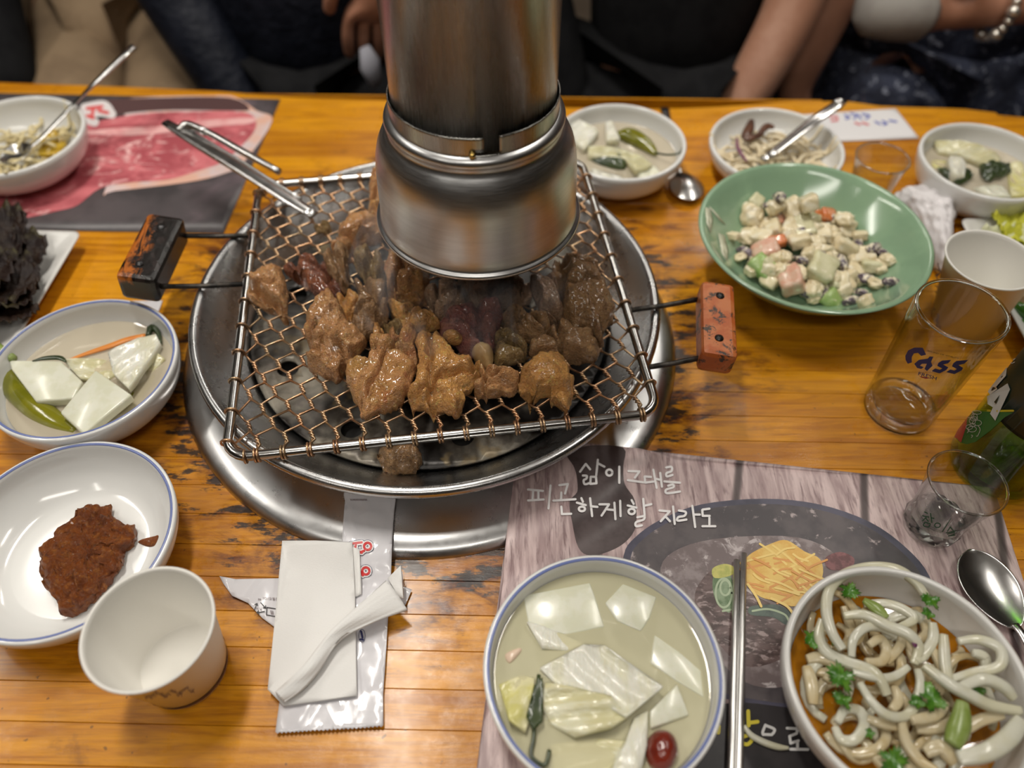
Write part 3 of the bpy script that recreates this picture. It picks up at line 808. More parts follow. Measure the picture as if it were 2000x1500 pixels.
m_cabw = M('cabbage_rib', (.76, .75, .66), (.70, .68, .52), 30, rough=.22, coat=.4, sss=.25, bump=.7, bscale=70, bdist=.002, stretch=(3, .7, 1), rot=(0, 0, .5))
m_yleaf = M('yellow_leaf', (.60, .56, .20), (.68, .64, .38), 50, rough=.3, coat=.3, bump=.6, bscale=90, bdist=.002)
m_pepper = M('pickled_pepper', (.14, .14, .008), (.20, .19, .012), 40, rough=.15, coat=.5, bump=.3, bscale=80)
m_dgreen = M('dark_green', (.02, .035, .01), (.04, .06, .015), 60, rough=.3, coat=.3)
m_gstem = M('green_stem', (.22, .30, .06), (.30, .38, .12), 60, rough=.3, coat=.3)
m_carrot = M('carrot', (.75, .26, .04), (.70, .22, .03), 60, rough=.3, coat=.3)
def ribbed(px, z, th, seed, rib=.0012, rf=420, ang=.6, amp=.10, bend=.004):
    """leaf piece: thin traced slab with ribs along one direction"""
    bm = bmesh.new(); W = [P(a, b, z + th) for a, b in px]; ol = [(v.x, v.y) for v in W]
    V, F = cdt(ol, (), .0028); c = sum(W, Vector()) / len(W)
    top = []; bot = []
    for v in V:
        s = (v.x - c.x) * cos(ang) + (v.y - c.y) * sin(ang); tt = -(v.x - c.x) * sin(ang) + (v.y - c.y) * cos(ang)
        dz = rib * sin(tt * rf + seed + 14 * s) + fbm((v.x, v.y, 0), 45, seed) * th * amp * 4 + bend * sin(s * 60 + seed)
        top.append(bm.verts.new((v.x, v.y, z + th + dz))); bot.append(bm.verts.new((v.x, v.y, z + dz)))
    cnt = {}
    for f in F:
        bm.faces.new([top[i] for i in f]); bm.faces.new([bot[i] for i in f[::-1]])
        for i in range(len(f)):
            e = (f[i], f[(i + 1) % len(f)]); cnt[tuple(sorted(e))] = cnt.get(tuple(sorted(e)), []) + [e]
    for k_, es in cnt.items():
        if len(es) == 1: a_, b_ = es[0]; bm.faces.new((top[a_], top[b_], bot[b_], bot[a_]))
    return bm
def pathpx(pts, z, dz=0): return [P(a, b, z + dz * i / max(1, len(pts) - 1)) for i, (a, b) in enumerate(pts)]
def lobed(c, r, seed, lobes=5, tilt=(0, 0), cup=.3, n=40):
    bm = bmesh.new(); rn = random.Random(seed); a0 = rn.random() * 6; rows = []
    c = Vector(c); vc = bm.verts.new(c)
    for k_ in (.35, .7, 1.0):
        row = []
        for i in range(n):
            a = 2 * pi * i / n; rr = r * k_ * (.50 + .42 * abs(sin(lobes * a / 2 + a0)) * (.7 + .3 * sin(a * 2 + a0 * 3)) + .13 * sin(4 * lobes * a + a0) * k_)
            x, y = rr * cos(a), rr * sin(a); z = cup * r * (k_ ** 2) * sin(a * 3 + a0) * .5 + x * tilt[0] + y * tilt[1]
            row.append(bm.verts.new(c + Vector((x, y, z))))
        rows.append(row)
    for i in range(n): bm.faces.new((vc, rows[0][i], rows[0][(i + 1) % n]))
    for A, B in zip(rows, rows[1:]):
        for i in range(n): bm.faces.new((A[i], A[(i + 1) % n], B[(i + 1) % n], B[i]))
    return bm
def ruffle(c, r, seed, tilt=(0, 0), amp=.35, freq=7, n=60, rings=9, squash=.8, cup=.25):
    """crinkled leaf"""
    bm = bmesh.new(); rn = random.Random(seed); rot = rn.random() * 6; rows = []; c = Vector(c)
    vc = bm.verts.new(c)
    for k_ in range(1, rings + 1):
        t = k_ / rings; row = []
        for i in range(n):
            a = 2 * pi * i / n
            rr = r * t * (1 + .12 * sin(3 * a + seed) + .06 * sin(11 * a + seed) * t)
            x, y = rr * cos(a), rr * sin(a) * squash; x, y = x * cos(rot) - y * sin(rot), x * sin(rot) + y * cos(rot)
            z = amp * r * t ** 2.2 * (sin(freq * a + seed) * .5 + .5 * sin((freq * 2 + 1) * a + seed * 2) * t) + cup * r * t * t + .09 * r * noise.noise(Vector((x / r * 4, y / r * 4, seed)))
            row.append(bm.verts.new(c + Vector((x, y, z + x * tilt[0] + y * tilt[1]))))
        rows.append(row)
    for i in range(n): bm.faces.new((vc, rows[0][i], rows[0][(i + 1) % n]))
    for A, B in zip(rows, rows[1:]):
        for i in range(n): bm.faces.new((A[i], A[(i + 1) % n], B[(i + 1) % n], B[i]))
    return bm
def food(name, bm, mat, label, cat, group=None, **kw): return obj(name, bm, mat, label=label, cat=cat, group=group, **kw)

# ---- A: water kimchi, front
tA, zA, rA = bowl(.053, .149, .0012, .0698, .0490, .036, 'deep white bowl of cloudy water kimchi with a red jujube', m_porc, group='white side dish bowls')
ZL = .0370
k = K(900, 1060, 3.409)
liquid(.053, .149, ZL, rA, m_broth, 'cloudy yellow kimchi brine filling the jujube bowl')
food('radish_slice', slab(k((415, 350), (860, 265), (910, 400), (960, 560), (700, 610), (450, 545)), ZL - .0045, .0052, tilt=(0, .02)), m_radish, 'pale square radish slice half sunk at the far side of the jujube bowl', 'radish', 'water kimchi pieces', bevel=.001)
food('radish_slice', slab(k((960, 400), (1080, 270), (1305, 360), (1260, 500), (1200, 590), (1040, 520)), ZL - .0046, .0054), m_radish, 'radish slice with bubbles beside its ragged edge in the jujube bowl', 'radish', 'water kimchi pieces', bevel=.001)
food('cabbage_piece', ribbed(k((440, 540), (560, 560), (830, 660), (700, 715), (540, 705)), ZL - .003, .004, 3, ang=-.3), m_cabw, 'narrow white cabbage rib under the square radish slice', 'cabbage', 'water kimchi pieces')
food('radish_slice', slab(k((1290, 610), (1450, 720), (1600, 850), (1620, 1030), (1450, 930), (1260, 800)), ZL - .0044, .0052), m_radish, 'long radish slice along the right wall of the jujube bowl', 'radish', 'water kimchi pieces', bevel=.001)
food('cabbage_piece', ribbed(k((560, 930), (700, 960), (1000, 1030), (1110, 1170), (1000, 1245), (760, 1295), (600, 1200), (535, 1080)), ZL - .002, .006, 7, ang=.1, rib=.0018, rf=520), m_cabb, 'folded yellow-white cabbage leaf in the middle of the jujube bowl', 'cabbage', 'water kimchi pieces')
food('cabbage_piece', ribbed(k((530, 820), (820, 670), (960, 670), (1340, 970), (1100, 1165), (900, 1030), (680, 960)), ZL + .002, .006, 5, ang=-.7, rib=.0016), m_cabw, 'large ribbed white cabbage piece on top in the jujube bowl', 'cabbage', 'water kimchi pieces')
food('radish_slice', slab(k((1440, 940), (1525, 1140), (1265, 1235), (1260, 1120)), ZL - .002, .0055, tilt=(-.1, .1)), m_radish, 'small radish wedge just above the red jujube', 'radish', 'water kimchi pieces', bevel=.001)
food('cabbage_piece', ribbed(k((1160, 1150), (1250, 1110), (1240, 1350), (1190, 1540), (980, 1560), (1100, 1320)), ZL - .001, .006, 9, ang=1.2), m_cabw, 'white cabbage stalk lying against the red jujube', 'cabbage', 'water kimchi pieces')
food('cabbage_piece', ribbed(k((600, 1330), (900, 1300), (1100, 1330), (1000, 1560), (620, 1560)), ZL - .004, .004, 12, ang=.2), m_cabb, 'sunken yellow cabbage leaf at the near side of the jujube bowl', 'cabbage', 'water kimchi pieces')
food('cabbage_piece', ribbed(k((255, 950), (400, 870), (490, 900), (480, 1100), (430, 1270), (320, 1200)), ZL - .003, .005, 15, ang=1.0, amp=.3), m_yleaf, 'frilly yellow-green cabbage leaf at the left wall of the jujube bowl', 'cabbage', 'water kimchi pieces')
food('green_onion', tube(catmull(pathpx(k((520, 880), (495, 1100), (485, 1300), (470, 1420), (560, 1480), (590, 1380)), ZL + .003), 24), .0012, 6), m_dgreen, 'thin dark green stalk curling in the jujube bowl', 'herb', 'herbs in the bowls')
food('green_onion', ribbed(k((490, 960), (545, 900), (545, 1200), (480, 1260), (435, 1170)), ZL + .0015, .0015, 2, rib=.0004), m_dgreen, 'flat dark green leaf piece in the jujube bowl', 'herb', 'herbs in the bowls')
m_juj = M('jujube_skin', (.20, .025, .012), (.12, .014, .008), 40, rough=.2, coat=.5, bump=.5, bscale=60, bdist=.003)
food('jujube', blob(k(*ell(1340, 1385, 112, 140)[:-1]), ZL - .008, .020, 3, amp=.06, freq=60, p=2, q=.5, lo=.5), m_juj, 'shiny dark red jujube floating in the water kimchi', 'fruit')
food('garlic_piece', blob(k((295, 745), (390, 700), (400, 730), (325, 805)), ZL - .001, .003, 3, n=20, rings=5), M('garlic', (.72, .55, .42), rough=.3), 'small pinkish garlic chip in the jujube bowl', 'garlic')
rn = random.Random(3)
# ---- C: water kimchi, left
tC, zC, rC = bowl(-.3319, .3806, .0005, .0713, .0445, .038, 'white bowl of radish and green pepper pickle with blue rim line', m_porc)
k = K(0, 580, 4.839); ZL = .0265
liquid(-.3319, .3806, ZL, rC, m_broth2, 'thin clear pickle brine in the bowl with the orange carrot strip')
food('pickled_pepper', tube(catmull(pathpx(k((-60, 560), (60, 740), (180, 900), (330, 1040), (520, 1165), (720, 1265)), ZL - .001), 24), [.004, .0085, .010, .010, .0095, .007, .003], 14, flat=(1, .75)), m_pepper, 'long wrinkled olive-green pickled pepper under the radish slices', 'pepper')
food('pickled_pepper', tube(catmull(pathpx(k((1080, 1090), (1200, 1010), (1330, 880), (1450, 740)), ZL - .004), 20), [.003, .007, .007, .005, .002], 12, flat=(1, .6)), m_pepper, 'sunken olive-green pepper piece at the right of the radish slices', 'pepper')
food('cabbage_piece', ribbed(k((620, 630), (780, 560), (1000, 555), (1090, 700), (1000, 760), (760, 775)), ZL - .001, .0055, 4, ang=.2, amp=.3), m_cabb, 'yellow crinkled cabbage piece between the radish and the carrot strip', 'cabbage', 'pickle pieces in the blue-lined bowl')
food('cabbage_piece', ribbed(k((1360, 660), (1480, 525), (1552, 575), (1370, 735)), ZL, .003, 6, ang=.9), m_cabb, 'small yellow cabbage tip behind the white cabbage fan', 'cabbage', 'pickle pieces in the blue-lined bowl')
food('cabbage_piece', ribbed(k((1040, 560), (1260, 450), (1480, 362), (1512, 430), (1370, 700), (1230, 888), (1080, 740)), ZL + .002, .006, 8, ang=.75, rib=.0015), m_cabw, 'fan-shaped white cabbage rib piece in the pickle bowl', 'cabbage', 'pickle pieces in the blue-lined bowl')
food('carrot_strip', tube(catmull(pathpx(k((620, 605), (820, 535), (1050, 460), (1200, 405), (1375, 362)), ZL + .002), 16), [.0008, .0022, .003, .003, .0022], 8, flat=(1, .5)), m_carrot, 'thin orange carrot strip floating in the pickle brine', 'carrot')
food('radish_slice', slab(k((80, 595), (580, 610), (780, 800), (690, 955), (330, 978), (105, 680)), ZL + .001, .0085, tilt=(.02, .05)), m_radish, 'thick five-sided radish slice on the olive pepper', 'radish', 'pickle pieces in the blue-lined bowl', bevel=.0014)
food('radish_slice', slab(k((910, 700), (1245, 925), (780, 1278), (562, 1085)), ZL + .004, .0080, tilt=(0, .06)), m_radish, 'square tilted radish slice in front of the white cabbage fan', 'radish', 'pickle pieces in the blue-lined bowl', bevel=.0014)
food('green_onion', tube(catmull(pathpx(k((305, 605), (420, 580), (560, 575), (622, 612)), ZL + .0105), 12), [.0005, .0022, .0024, .001], 8, flat=(1, .5)), m_dgreen, 'flat dark green onion piece on the five-sided radish slice', 'herb', 'herbs in the bowls')
food('green_onion', tube(pathpx(k((-60, 440), (20, 500), (125, 585)), ZL + .010), .0034, 10), m_gstem, 'light green stalk leaning over the left radish slice', 'herb', 'herbs in the bowls')
food('green_onion', tube(catmull(pathpx(k((1400, 370), (1430, 290), (1490, 330), (1520, 440)), ZL + .003), 12), [.002, .003, .0024, .001], 8), m_dgreen, 'dark curled green tip at the end of the carrot strip', 'herb', 'herbs in the bowls')
# ---- B: ssamjang
tB, zB, rB = bowl(-.3000, .2393, .0005, .0744, .0385, .042, 'shallow white dish with brown paste beside a paper cup', m_porc, deep=.0065, curve=.6)
k = K(0, 825, 2.608)
def paste_mat():
    a = N('soybean_paste'); v = a.coord('Object')
    c = a.mix(a.ramp(a.noise(v, 60, 5, .7), .35, .65), (.30, .078, .008), (.20, .046, .005))
    c = a.mix(a.math('MULTIPLY', a.ramp(a.noise(v, 220, 4, .7), .50, .64), .7), c, (.44, .15, .022)); c = a.mix(a.math('MULTIPLY', a.ramp(a.noise(v, 160, 4, .7), .54, .68), .7), c, (.10, .02, .003))
    a.color(c); a.set(Roughness=.36); a.b.inputs['Coat Weight'].default_value = .1; a.bump(a.noise(v, 210, 6, .8), 1.0, .004); return a.m
m_paste = paste_mat()
B_in = lambda x, y: zB(hypot(x + .3000, y - .2393)) - .0004
food('soybean_paste', blob(k((213, 690), (270, 600), (400, 465), (500, 430), (560, 440), (600, 500), (690, 540), (683, 620), (640, 650), (625, 740), (560, 820), (480, 920), (400, 972), (320, 965), (290, 900), (225, 820)), .0070, .0135, 5, amp=.34, freq=150, p=4, q=.4, n=128, rings=26, zsurf=B_in, rag=.02), m_paste, 'lump of red-brown soybean paste in the shallow white dish', 'paste')
food('paste_smear', blob(k((688, 592), (730, 572), (798, 563), (775, 610), (735, 615)), .0120, .0025, 6, amp=.2, n=24, rings=5, zsurf=B_in), m_paste, 'small stray smear of paste on the wall of the shallow dish', 'paste')
# ---- onion salad
tO, zO, rO = bowl(.2270, .1415, .0012, .0698, .0490, .036, 'white bowl of sliced onion salad with green herbs', m_mel, band=False)
k = K(1440, 1060, 3.409)
liquid(.2270, .1415, .0260, rO, m_soy, 'amber soy and vinegar dressing under the sliced onion', 'dressing', 'dressing')
m_onion = M('sliced_onion', (.80, .79, .66), (.74, .71, .52), 40, rough=.2, coat=.35, bump=.3, bscale=120, alpha=.80)
m_onion2 = M('soaked_onion', (.76, .66, .44), (.68, .54, .30), 40, rough=.2, coat=.35, bump=.3, bscale=120, alpha=.82)
rings_ = [
 ([(700, 710), (620, 600), (588, 450), (622, 300), (720, 205), (880, 168), (1050, 190), (1180, 262), (1262, 350)], .046, 1.0, 0),
 ([(560, 520), (545, 620), (600, 720), (720, 790), (880, 860), (950, 930), (1000, 1010)], .042, 1.0, 0),
 ([(715, 480), (850, 475), (1000, 560), (1130, 620), (1205, 700), (1185, 800)], .047, .95, 0),
 ([(760, 760), (765, 650), (850, 570), (960, 560), (1060, 610)], .044, .8, 0),
 ([(850, 800), (960, 790), (1000, 705), (950, 640), (870, 690)], .040, .9, 1),
 ([(1150, 820), (1050, 885), (930, 905), (760, 870)], .043, .75, 0),
 ([(815, 935), (880, 1060), (990, 1150), (1120, 1150), (1200, 1060), (1215, 940), (1190, 850)], .046, .8, 0),
 ([(1290, 540), (1305, 640), (1250, 740), (1195, 790)], .047, .9, 0),
 ([(850, 400), (1000, 400), (1110, 455), (1165, 520), (1060, 570)], .038, .85, 0),
 ([(1240, 815), (1400, 950), (1550, 1025), (1700, 1080), (1900, 1115)], .050, 1.0, 0),
 ([(1365, 620), (1385, 800), (1425, 960)], .048, .9, 0),
 ([(1480, 650), (1620, 640), (1740, 715), (1730, 830), (1560, 870), (1440, 900)], .048, .9, 0),
 ([(1470, 970), (1620, 920), (1760, 960), (1850, 1030)], .050, 1.0, 0),
 ([(660, 1200), (720, 1110), (820, 1115), (845, 1210), (775, 1315), (690, 1315), (655, 1230)], .037, .9, 0),
 ([(470, 770), (560, 760), (640, 820), (590, 930)], .037, 1.1, 1),
 ([(460, 830), (485, 950), (500, 1080)], .036, 1.1, 1),
 ([(1150, 1190), (1310, 1150), (1400, 1060)], .044, 1.0, 1),
 ([(1200, 1235), (1350, 1225), (1460, 1180)], .041, 1.0, 1),
 ([(1470, 1440), (1650, 1400), (1800, 1300), (1890, 1180)], .048, 1.5, 0),
 ([(1085, 1200), (1130, 1330), (1230, 1450), (1330, 1520)], .042, .9, 1),
 ([(845, 1310), (930, 1420), (985, 1510)], .036, 1.0, 1),
 ([(865, 1170), (960, 1215), (1090, 1235)], .038, .8, 1),
 ([(1280, 700), (1350, 800), (1400, 910)], .044, .8, 1),
 ([(1050, 950), (1075, 1050), (1020, 1120)], .039, .9, 1),
 ([(1250, 1400), (1340, 1370), (1440, 1470)], .042, 1.2, 1),
 ([(700, 430), (760, 560), (830, 640)], .034, .8, 1),
 ([(1130, 560), (1220, 480), (1260, 600), (1200, 660)], .037, 1.0, 1),
 ([(990, 800), (1070, 700), (1090, 620)], .037, .8, 1),
 ([(1560, 740), (1650, 760), (1660, 830)], .043, .9, 0),
 ([(1500, 1260), (1620, 1180), (1760, 1150)], .042, 1.0, 1),
 ([(1300, 1000), (1360, 1120), (1330, 1260), (1230, 1330)], .036, .9, 1),
]
for i, (pp, z, wf, kind) in enumerate(rings_):
    lab = ('wide onion arc lapping over the rim of the onion bowl' if i == 0 else
           'pale sliced onion strip in the onion salad' if not kind else 'amber-soaked onion strip low in the onion salad')
    cent = pathpx(k(*pp), z); m_ = len(cent)
    pth = catmull([q + Vector((0, 0, .0022 * sin(i * 2.1 + j * 1.3))) for j, q in enumerate(cent)], 9 * m_)
    food('onion_strip', tube(pth, [.0026 * wf, .0034 * wf, .0036 * wf, .0034 * wf, .0026 * wf], 12, flat=(.95, .8), sq=.6), m_onion2 if kind else m_onion, lab, 'onion', 'sliced onions in the salad bowl')
rn = random.Random(77)
for i in range(46):
    a_ = rn.random() * 6.28; r_ = .047 * sqrt(rn.random()); cx, cy = .229 + r_ * cos(a_), .140 + r_ * sin(a_); R_ = rn.uniform(.009, .020); b_ = rn.random() * 6.28; sp_ = rn.uniform(1.6, 3.6); z = rn.uniform(.026, .036)
    if cx < .205 and cy > .15 and rn.random() < .5: continue
    pth = []
    for j in range(12):
        an = b_ + sp_ * (j / 11 - .5); x, y = cx + R_ * (cos(an) - cos(b_) * .6), cy + R_ * (sin(an) - sin(b_) * .6); rr = hypot(x - .2270, y - .1415)
        pth.append((x, y, max(z + .003 * sin(j * .7 + i), zO(rr) + .003)))
    w_ = rn.uniform(.0020, .0029)
    food('onion_strip', tube(pth, [w_ * .9, w_ * 1.25, w_ * 1.25, w_ * .9], 12, flat=(.95, .75), sq=.6), m_onion2 if i % 3 else m_onion, 'amber-soaked onion strip low in the onion salad' if i % 3 else 'pale sliced onion strip in the onion salad', 'onion', 'sliced onions in the salad bowl')
m_cil = M('herb_leaf', (.045, .16, .010), (.12, .27, .03), 120, rough=.3, coat=.3)
for i, (x, y, r, z) in enumerate([(750, 320, 62, .043), (1290, 385, 58, .050), (500, 640, 62, .040), (690, 890, 88, .045), (700, 1040, 60, .041), (1300, 1030, 80, .049), (1040, 1450, 75, .044), (880, 1270, 32, .040), (1610, 985, 45, .046), (1270, 470, 40, .047), (640, 650, 30, .042), (1200, 1060, 45, .048)]):
    q = P(*k((x, y))[0], z)
    food('herb_leaf', lobed(q, r / 3.409 * .00041, i, 5, (rn.uniform(-.4, .4), rn.uniform(-.4, .4)), .5), m_cil, 'fresh green herb leaf on the onion salad', 'herb', 'herb leaves on the onion salad', solid=.0004)
food('herb_stalk', tube(catmull(pathpx(k((1500, 1060), (1490, 1180), (1460, 1270), (1430, 1345)), .0495), 14), [.0035, .0058, .006, .0045], 10, flat=(1, .6)), m_gstem, 'thick green herb stalk on the onion salad', 'herb')
food('herb_stalk', tube(catmull(pathpx(k((840, 380), (930, 440), (1000, 500)), .0375), 10), [.002, .0042, .002], 10, flat=(1, .5)), m_gstem, 'short olive-green herb stalk between the onion strips', 'herb')
food('purple_onion_bit', blob(k((1160, 640), (1185, 620), (1210, 660), (1190, 700), (1165, 680)), .0488, .0015, 2, n=20, rings=5), M('purple_skin', (.12, .02, .08), rough=.3), 'tiny purple onion fleck on a pale onion strip', 'onion')
# ---- D: green salad bowl
GX, GYy, GZ, GR = .2654, .5250, .0545, .1005
tD, zD, rD = bowl(GX, GYy, .0005, GR, GZ, .036, 'wide celadon green bowl of creamy mixed fruit salad', m_green, band=False, wall=.005, name='salad_bowl', deep=.008, curve=.5, group=None, flare=(.85, 1.35))
k = K(1360, 300, 4)
def mayo_mat(name, core, core2, cover=.5):
    a = N(name); v = a.coord('Object'); oi = a.n('ShaderNodeObjectInfo')
    c = a.mix(a.ramp(a.noise(v, 90, 4), .35, .65), core, core2)
    c = a.mix(a.ramp(a.noise(v, 120, 4, .6, .4), cover, cover + .12), c, (.80, .73, .56))
    a.color(c); a.set(Roughness=.25); a.b.inputs['Coat Weight'].default_value = .3; a.bump(a.noise(v, 150, 4, .6), .5, .0015); return a.m
SM = {'c': (mayo_mat('cream_chunk', (.76, .66, .44), (.70, .58, .36), .48), 'cream-coated potato chunk in the green bowl salad', 'potato'),
      'p': (mayo_mat('purple_shred', (.09, .065, .085), (.20, .15, .18), .44), 'dark purple bean or cabbage piece in the green bowl salad', 'vegetable'),
      'o': (mayo_mat('orange_carrot', (.66, .20, .06), (.60, .17, .05), .62), 'orange carrot chunk in the green bowl salad', 'carrot'),
      'g': (mayo_mat('green_cucumber', (.30, .44, .13), (.42, .54, .24), .62), 'light green cucumber chunk in the green bowl salad', 'cucumber'),
      'a': (mayo_mat('apple_chunk', (.66, .63, .42), (.60, .57, .34), .6), 'pale angular apple chunk in the green bowl salad', 'apple'),
      'k': (mayo_mat('pink_stick', (.68, .34, .24), (.68, .48, .36), .58), 'pink crab stick chunk in the green bowl salad', 'crab stick')}
chunks = [('c', 430, 470, 130), ('a', 470, 370, 70), ('p', 650, 340, 95), ('p', 590, 410, 70), ('c', 760, 420, 125), ('c', 880, 385, 105), ('o', 1015, 490, 95), ('c', 1120, 530, 75), ('k', 650, 525, 75), ('c', 600, 585, 95), ('c', 420, 640, 115), ('c', 290, 645, 55), ('a', 820, 590, 135), ('a', 880, 520, 95), ('o', 630, 690, 75), ('c', 740, 650, 75), ('k', 540, 765, 115), ('g', 520, 890, 112), ('c', 340, 810, 65), ('c', 450, 910, 75), ('c', 940, 690, 95), ('p', 960, 765, 65), ('c', 1070, 650, 85), ('c', 1160, 730, 105), ('p', 1260, 690, 70), ('c', 1280, 640, 62), ('p', 1390, 740, 100), ('c', 1280, 810, 115), ('a', 1370, 875, 110), ('p', 1440, 770, 65), ('c', 1495, 830, 75), ('a', 980, 895, 135), ('c', 700, 810, 75), ('p', 820, 830, 65), ('k', 740, 985, 135), ('c', 570, 1000, 75), ('p', 870, 1090, 85), ('p', 715, 1060, 55), ('c', 920, 1130, 65), ('g', 1060, 1120, 110), ('c', 1090, 975, 85), ('c', 1180, 960, 75), ('c', 1265, 985, 85), ('p', 1350, 990, 85), ('c', 1400, 1015, 75), ('p', 1520, 1000, 70), ('p', 1210, 1145, 65), ('c', 1320, 1155, 65), ('p', 1290, 1085, 58), ('c', 640, 905, 65), ('c', 1150, 1050, 65), ('c', 1440, 885, 65), ('c', 1040, 800, 75), ('c', 520, 560, 70), ('p', 500, 610, 50), ('c', 880, 780, 70)]
rn = random.Random(21)
for _ in range(40):
    a_ = rn.random() * 6.28; r_ = sqrt(rn.random()) * .86
    chunks.insert(0, (rn.choice('cccccap'), 880 + 600 * r_ * cos(a_) , 740 + 390 * r_ * sin(a_) + 110 * r_ * cos(a_), rn.uniform(70, 100)))
for i, (kd, x, y, s) in enumerate(chunks):
    px, py = k((x, y))[0]
    z = .040
    for _ in range(6):
        q = P(px, py, z); rr = hypot(q.x - GX, q.y - GYy); ux, uy = (x - 880) / 620, (y - 720) / 420
        z = max(zD(rr) + .005, .012 + .022 * max(0, 1 - ux * ux - uy * uy))
    q = P(px, py, z); rad = s / 4 / 2 * .00078
    bm = bmesh.new(); R = Matrix.Rotation(rn.random() * 6, 3, 'Z') @ Matrix.Rotation(rn.uniform(-.7, .7), 3, 'X') @ Matrix.Rotation(rn.uniform(-.6, .6), 3, 'Y')
    if kd in 'agok' or (kd == 'c' and i % 2):
        bmesh.ops.create_cube(bm, size=2); bmesh.ops.subdivide_edges(bm, edges=bm.edges[:], cuts=5, use_grid_fill=True); e = 7
        dims = (1.0, .85, .5) if kd == 'a' else (1.0, .72, .62)
    else:
        bmesh.ops.create_icosphere(bm, subdivisions=4, radius=1); e = 3; dims = (1, .82, .62) if kd == 'c' else (1.15, .55, .5)
    for v in bm.verts:
        c = v.co.copy()
        if e == 7: L = (abs(c.x) ** 6 + abs(c.y) ** 6 + abs(c.z) ** 6) ** (1 / 6); c = c / L
        n1 = noise.fractal(c * 1.5 + Vector((i * 5.1, 0, 0)), 1, 2, 3)
        c = c * (1 + (.16 if e == 7 else .26) * n1)
        v.co = R @ Vector((c.x * dims[0], c.y * dims[1], c.z * dims[2])) * rad * 1.08 + q
    m_, lab, ct = SM[kd]
    food('salad_piece', bm, m_, lab, ct, 'mixed salad pieces in the green bowl')
m_cream = M('dressing_smear', (.60, .60, .45), rough=.25, coat=.3)
D_in = lambda x, y: zD(hypot(x - GX, y - GYy)) + .0002
for i, ol in enumerate([[(70, 420), (110, 430), (130, 520), (110, 620), (80, 540)], [(170, 620), (220, 640), (250, 760), (240, 860), (200, 780)], [(100, 410), (170, 480), (230, 560), (180, 520)]]):
    V = k(*ol); W = [P(a, b, .055) for a, b in V]
    bm = bmesh.new(); f = [bm.verts.new(on_z(D_in, .0004)(a, b)) for a, b in V]; bm.faces.new(f)
    food('dressing_smear', bm, m_cream, 'thin cream dressing smear on the inner wall of the green bowl', 'dressing', 'dressing smears in the green bowl', solid=.0004)

# ---- top middle bowl
tM, zM, rM = bowl(.1095, .6770, .0005, .0666, .0445, .036, 'white bowl of cabbage pickle with a whole green pepper', m_porc, band=False)
k = K(1080, 180, 6.25); ZL = .0275
liquid(.1095, .6770, ZL, rM, m_broth2, 'pale brine in the bowl with the whole green pepper')
for ol, mm, lab, sd in (
 (((200, 420), (300, 370), (560, 500), (380, 700), (270, 600)), m_cabw, 'white cabbage chunk next to the hood in the whole-pepper bowl', 1),
 (((640, 380), (720, 360), (810, 630), (650, 610)), m_cabw, 'thin upright white cabbage strip beside the whole green pepper', 2),
 (((430, 640), (820, 635), (1100, 780), (1210, 900), (1000, 1000), (880, 810), (430, 770)), m_cabb, 'curled yellowish cabbage leaf in front of the whole green pepper', 3),
 (((470, 900), (860, 1010), (720, 1060), (500, 990)), m_cabw, 'white cabbage rib at the near wall of the whole-pepper bowl', 4),
 (((1000, 950), (1250, 870), (1340, 960), (1100, 1040)), m_radish, 'pale radish piece near the spoon side of the whole-pepper bowl', 5)):
    food('cabbage_piece', ribbed(k(*ol), ZL - .001, .007, sd, ang=.4 * sd), mm, lab, 'cabbage', 'pickle in the whole-pepper bowl')
food('pickled_pepper', tube(catmull(pathpx(k((780, 520), (950, 540), (1130, 640), (1260, 760)), ZL + .004), 16), [.004, .0095, .0098, .007, .0025], 12, flat=(1, .8)), m_pepper, 'whole olive-green pickled pepper with a thin stem', 'pepper')
food('pepper_stem', tube(catmull(pathpx(k((1250, 740), (1400, 765), (1540, 745), (1590, 670)), ZL + .006, .010), 12), .0011, 6), m_dgreen, 'thin dark stem of the whole pepper reaching the bowl rim', 'stem')
food('pickled_leaf', blob(k((470, 810), (700, 770), (890, 800), (860, 940), (600, 890)), ZL - .001, .007, 8, amp=.3, n=32), m_dgreen, 'dark green leaf clump under the curled cabbage leaf', 'herb', 'herbs in the bowls')
# ---- top right-middle bowl: shredded side dish
ZT = .0345
tR, zR, rR = bowl(.2720, .6838, .0005, .0682, ZT, .038, 'white bowl of pale shredded salad with tongs in it', m_porc, band=False, deep=.006)
m_shred = M('pale_shreds', (.80, .70, .50), (.74, .62, .40), 50, rough=.4, coat=.2)
rn = random.Random(5)
for i in range(120):
    a = rn.random() * 6.28; r = .054 * sqrt(rn.random()); cx, cy = .2720 + r * cos(a), .6838 + r * sin(a) * .95
    z = zR(r) + .003 + .018 * (1 - (r / .058) ** 2) * rn.random(); b = rn.random() * 6.28; L = rn.uniform(.009, .018)
    pth = catmull([(cx - L * cos(b), cy - L * sin(b), z), (cx + rn.uniform(-.004, .004), cy + rn.uniform(-.004, .004), z + .004), (cx + L * cos(b), cy + L * sin(b), z)], 8)
    pth = [Vector((q.x, q.y, max(q.z, zR(hypot(q.x - .2720, q.y - .6838)) + .0016))) for q in pth]
    food('shred', tube(pth, [.0012, .0021, .0012], 6), m_shred, 'pale shred in the bowl that holds the tongs', 'shredded vegetable', 'pale shreds in the tongs bowl')
k = K(1360, 180, 4.348)
m_mush = M('brown_mushroom', (.12, .045, .02), (.07, .025, .012), 60, rough=.35, coat=.3)
food('mushroom_strip', tube(catmull(pathpx(k((470, 240), (450, 310), (420, 390), (500, 380), (560, 350)), .030), 14), [.003, .0055, .0048, .004, .003], 8, flat=(1, .6)), m_mush, 'dark brown mushroom strip standing in the pale shreds', 'mushroom', 'brown bits in the tongs bowl')
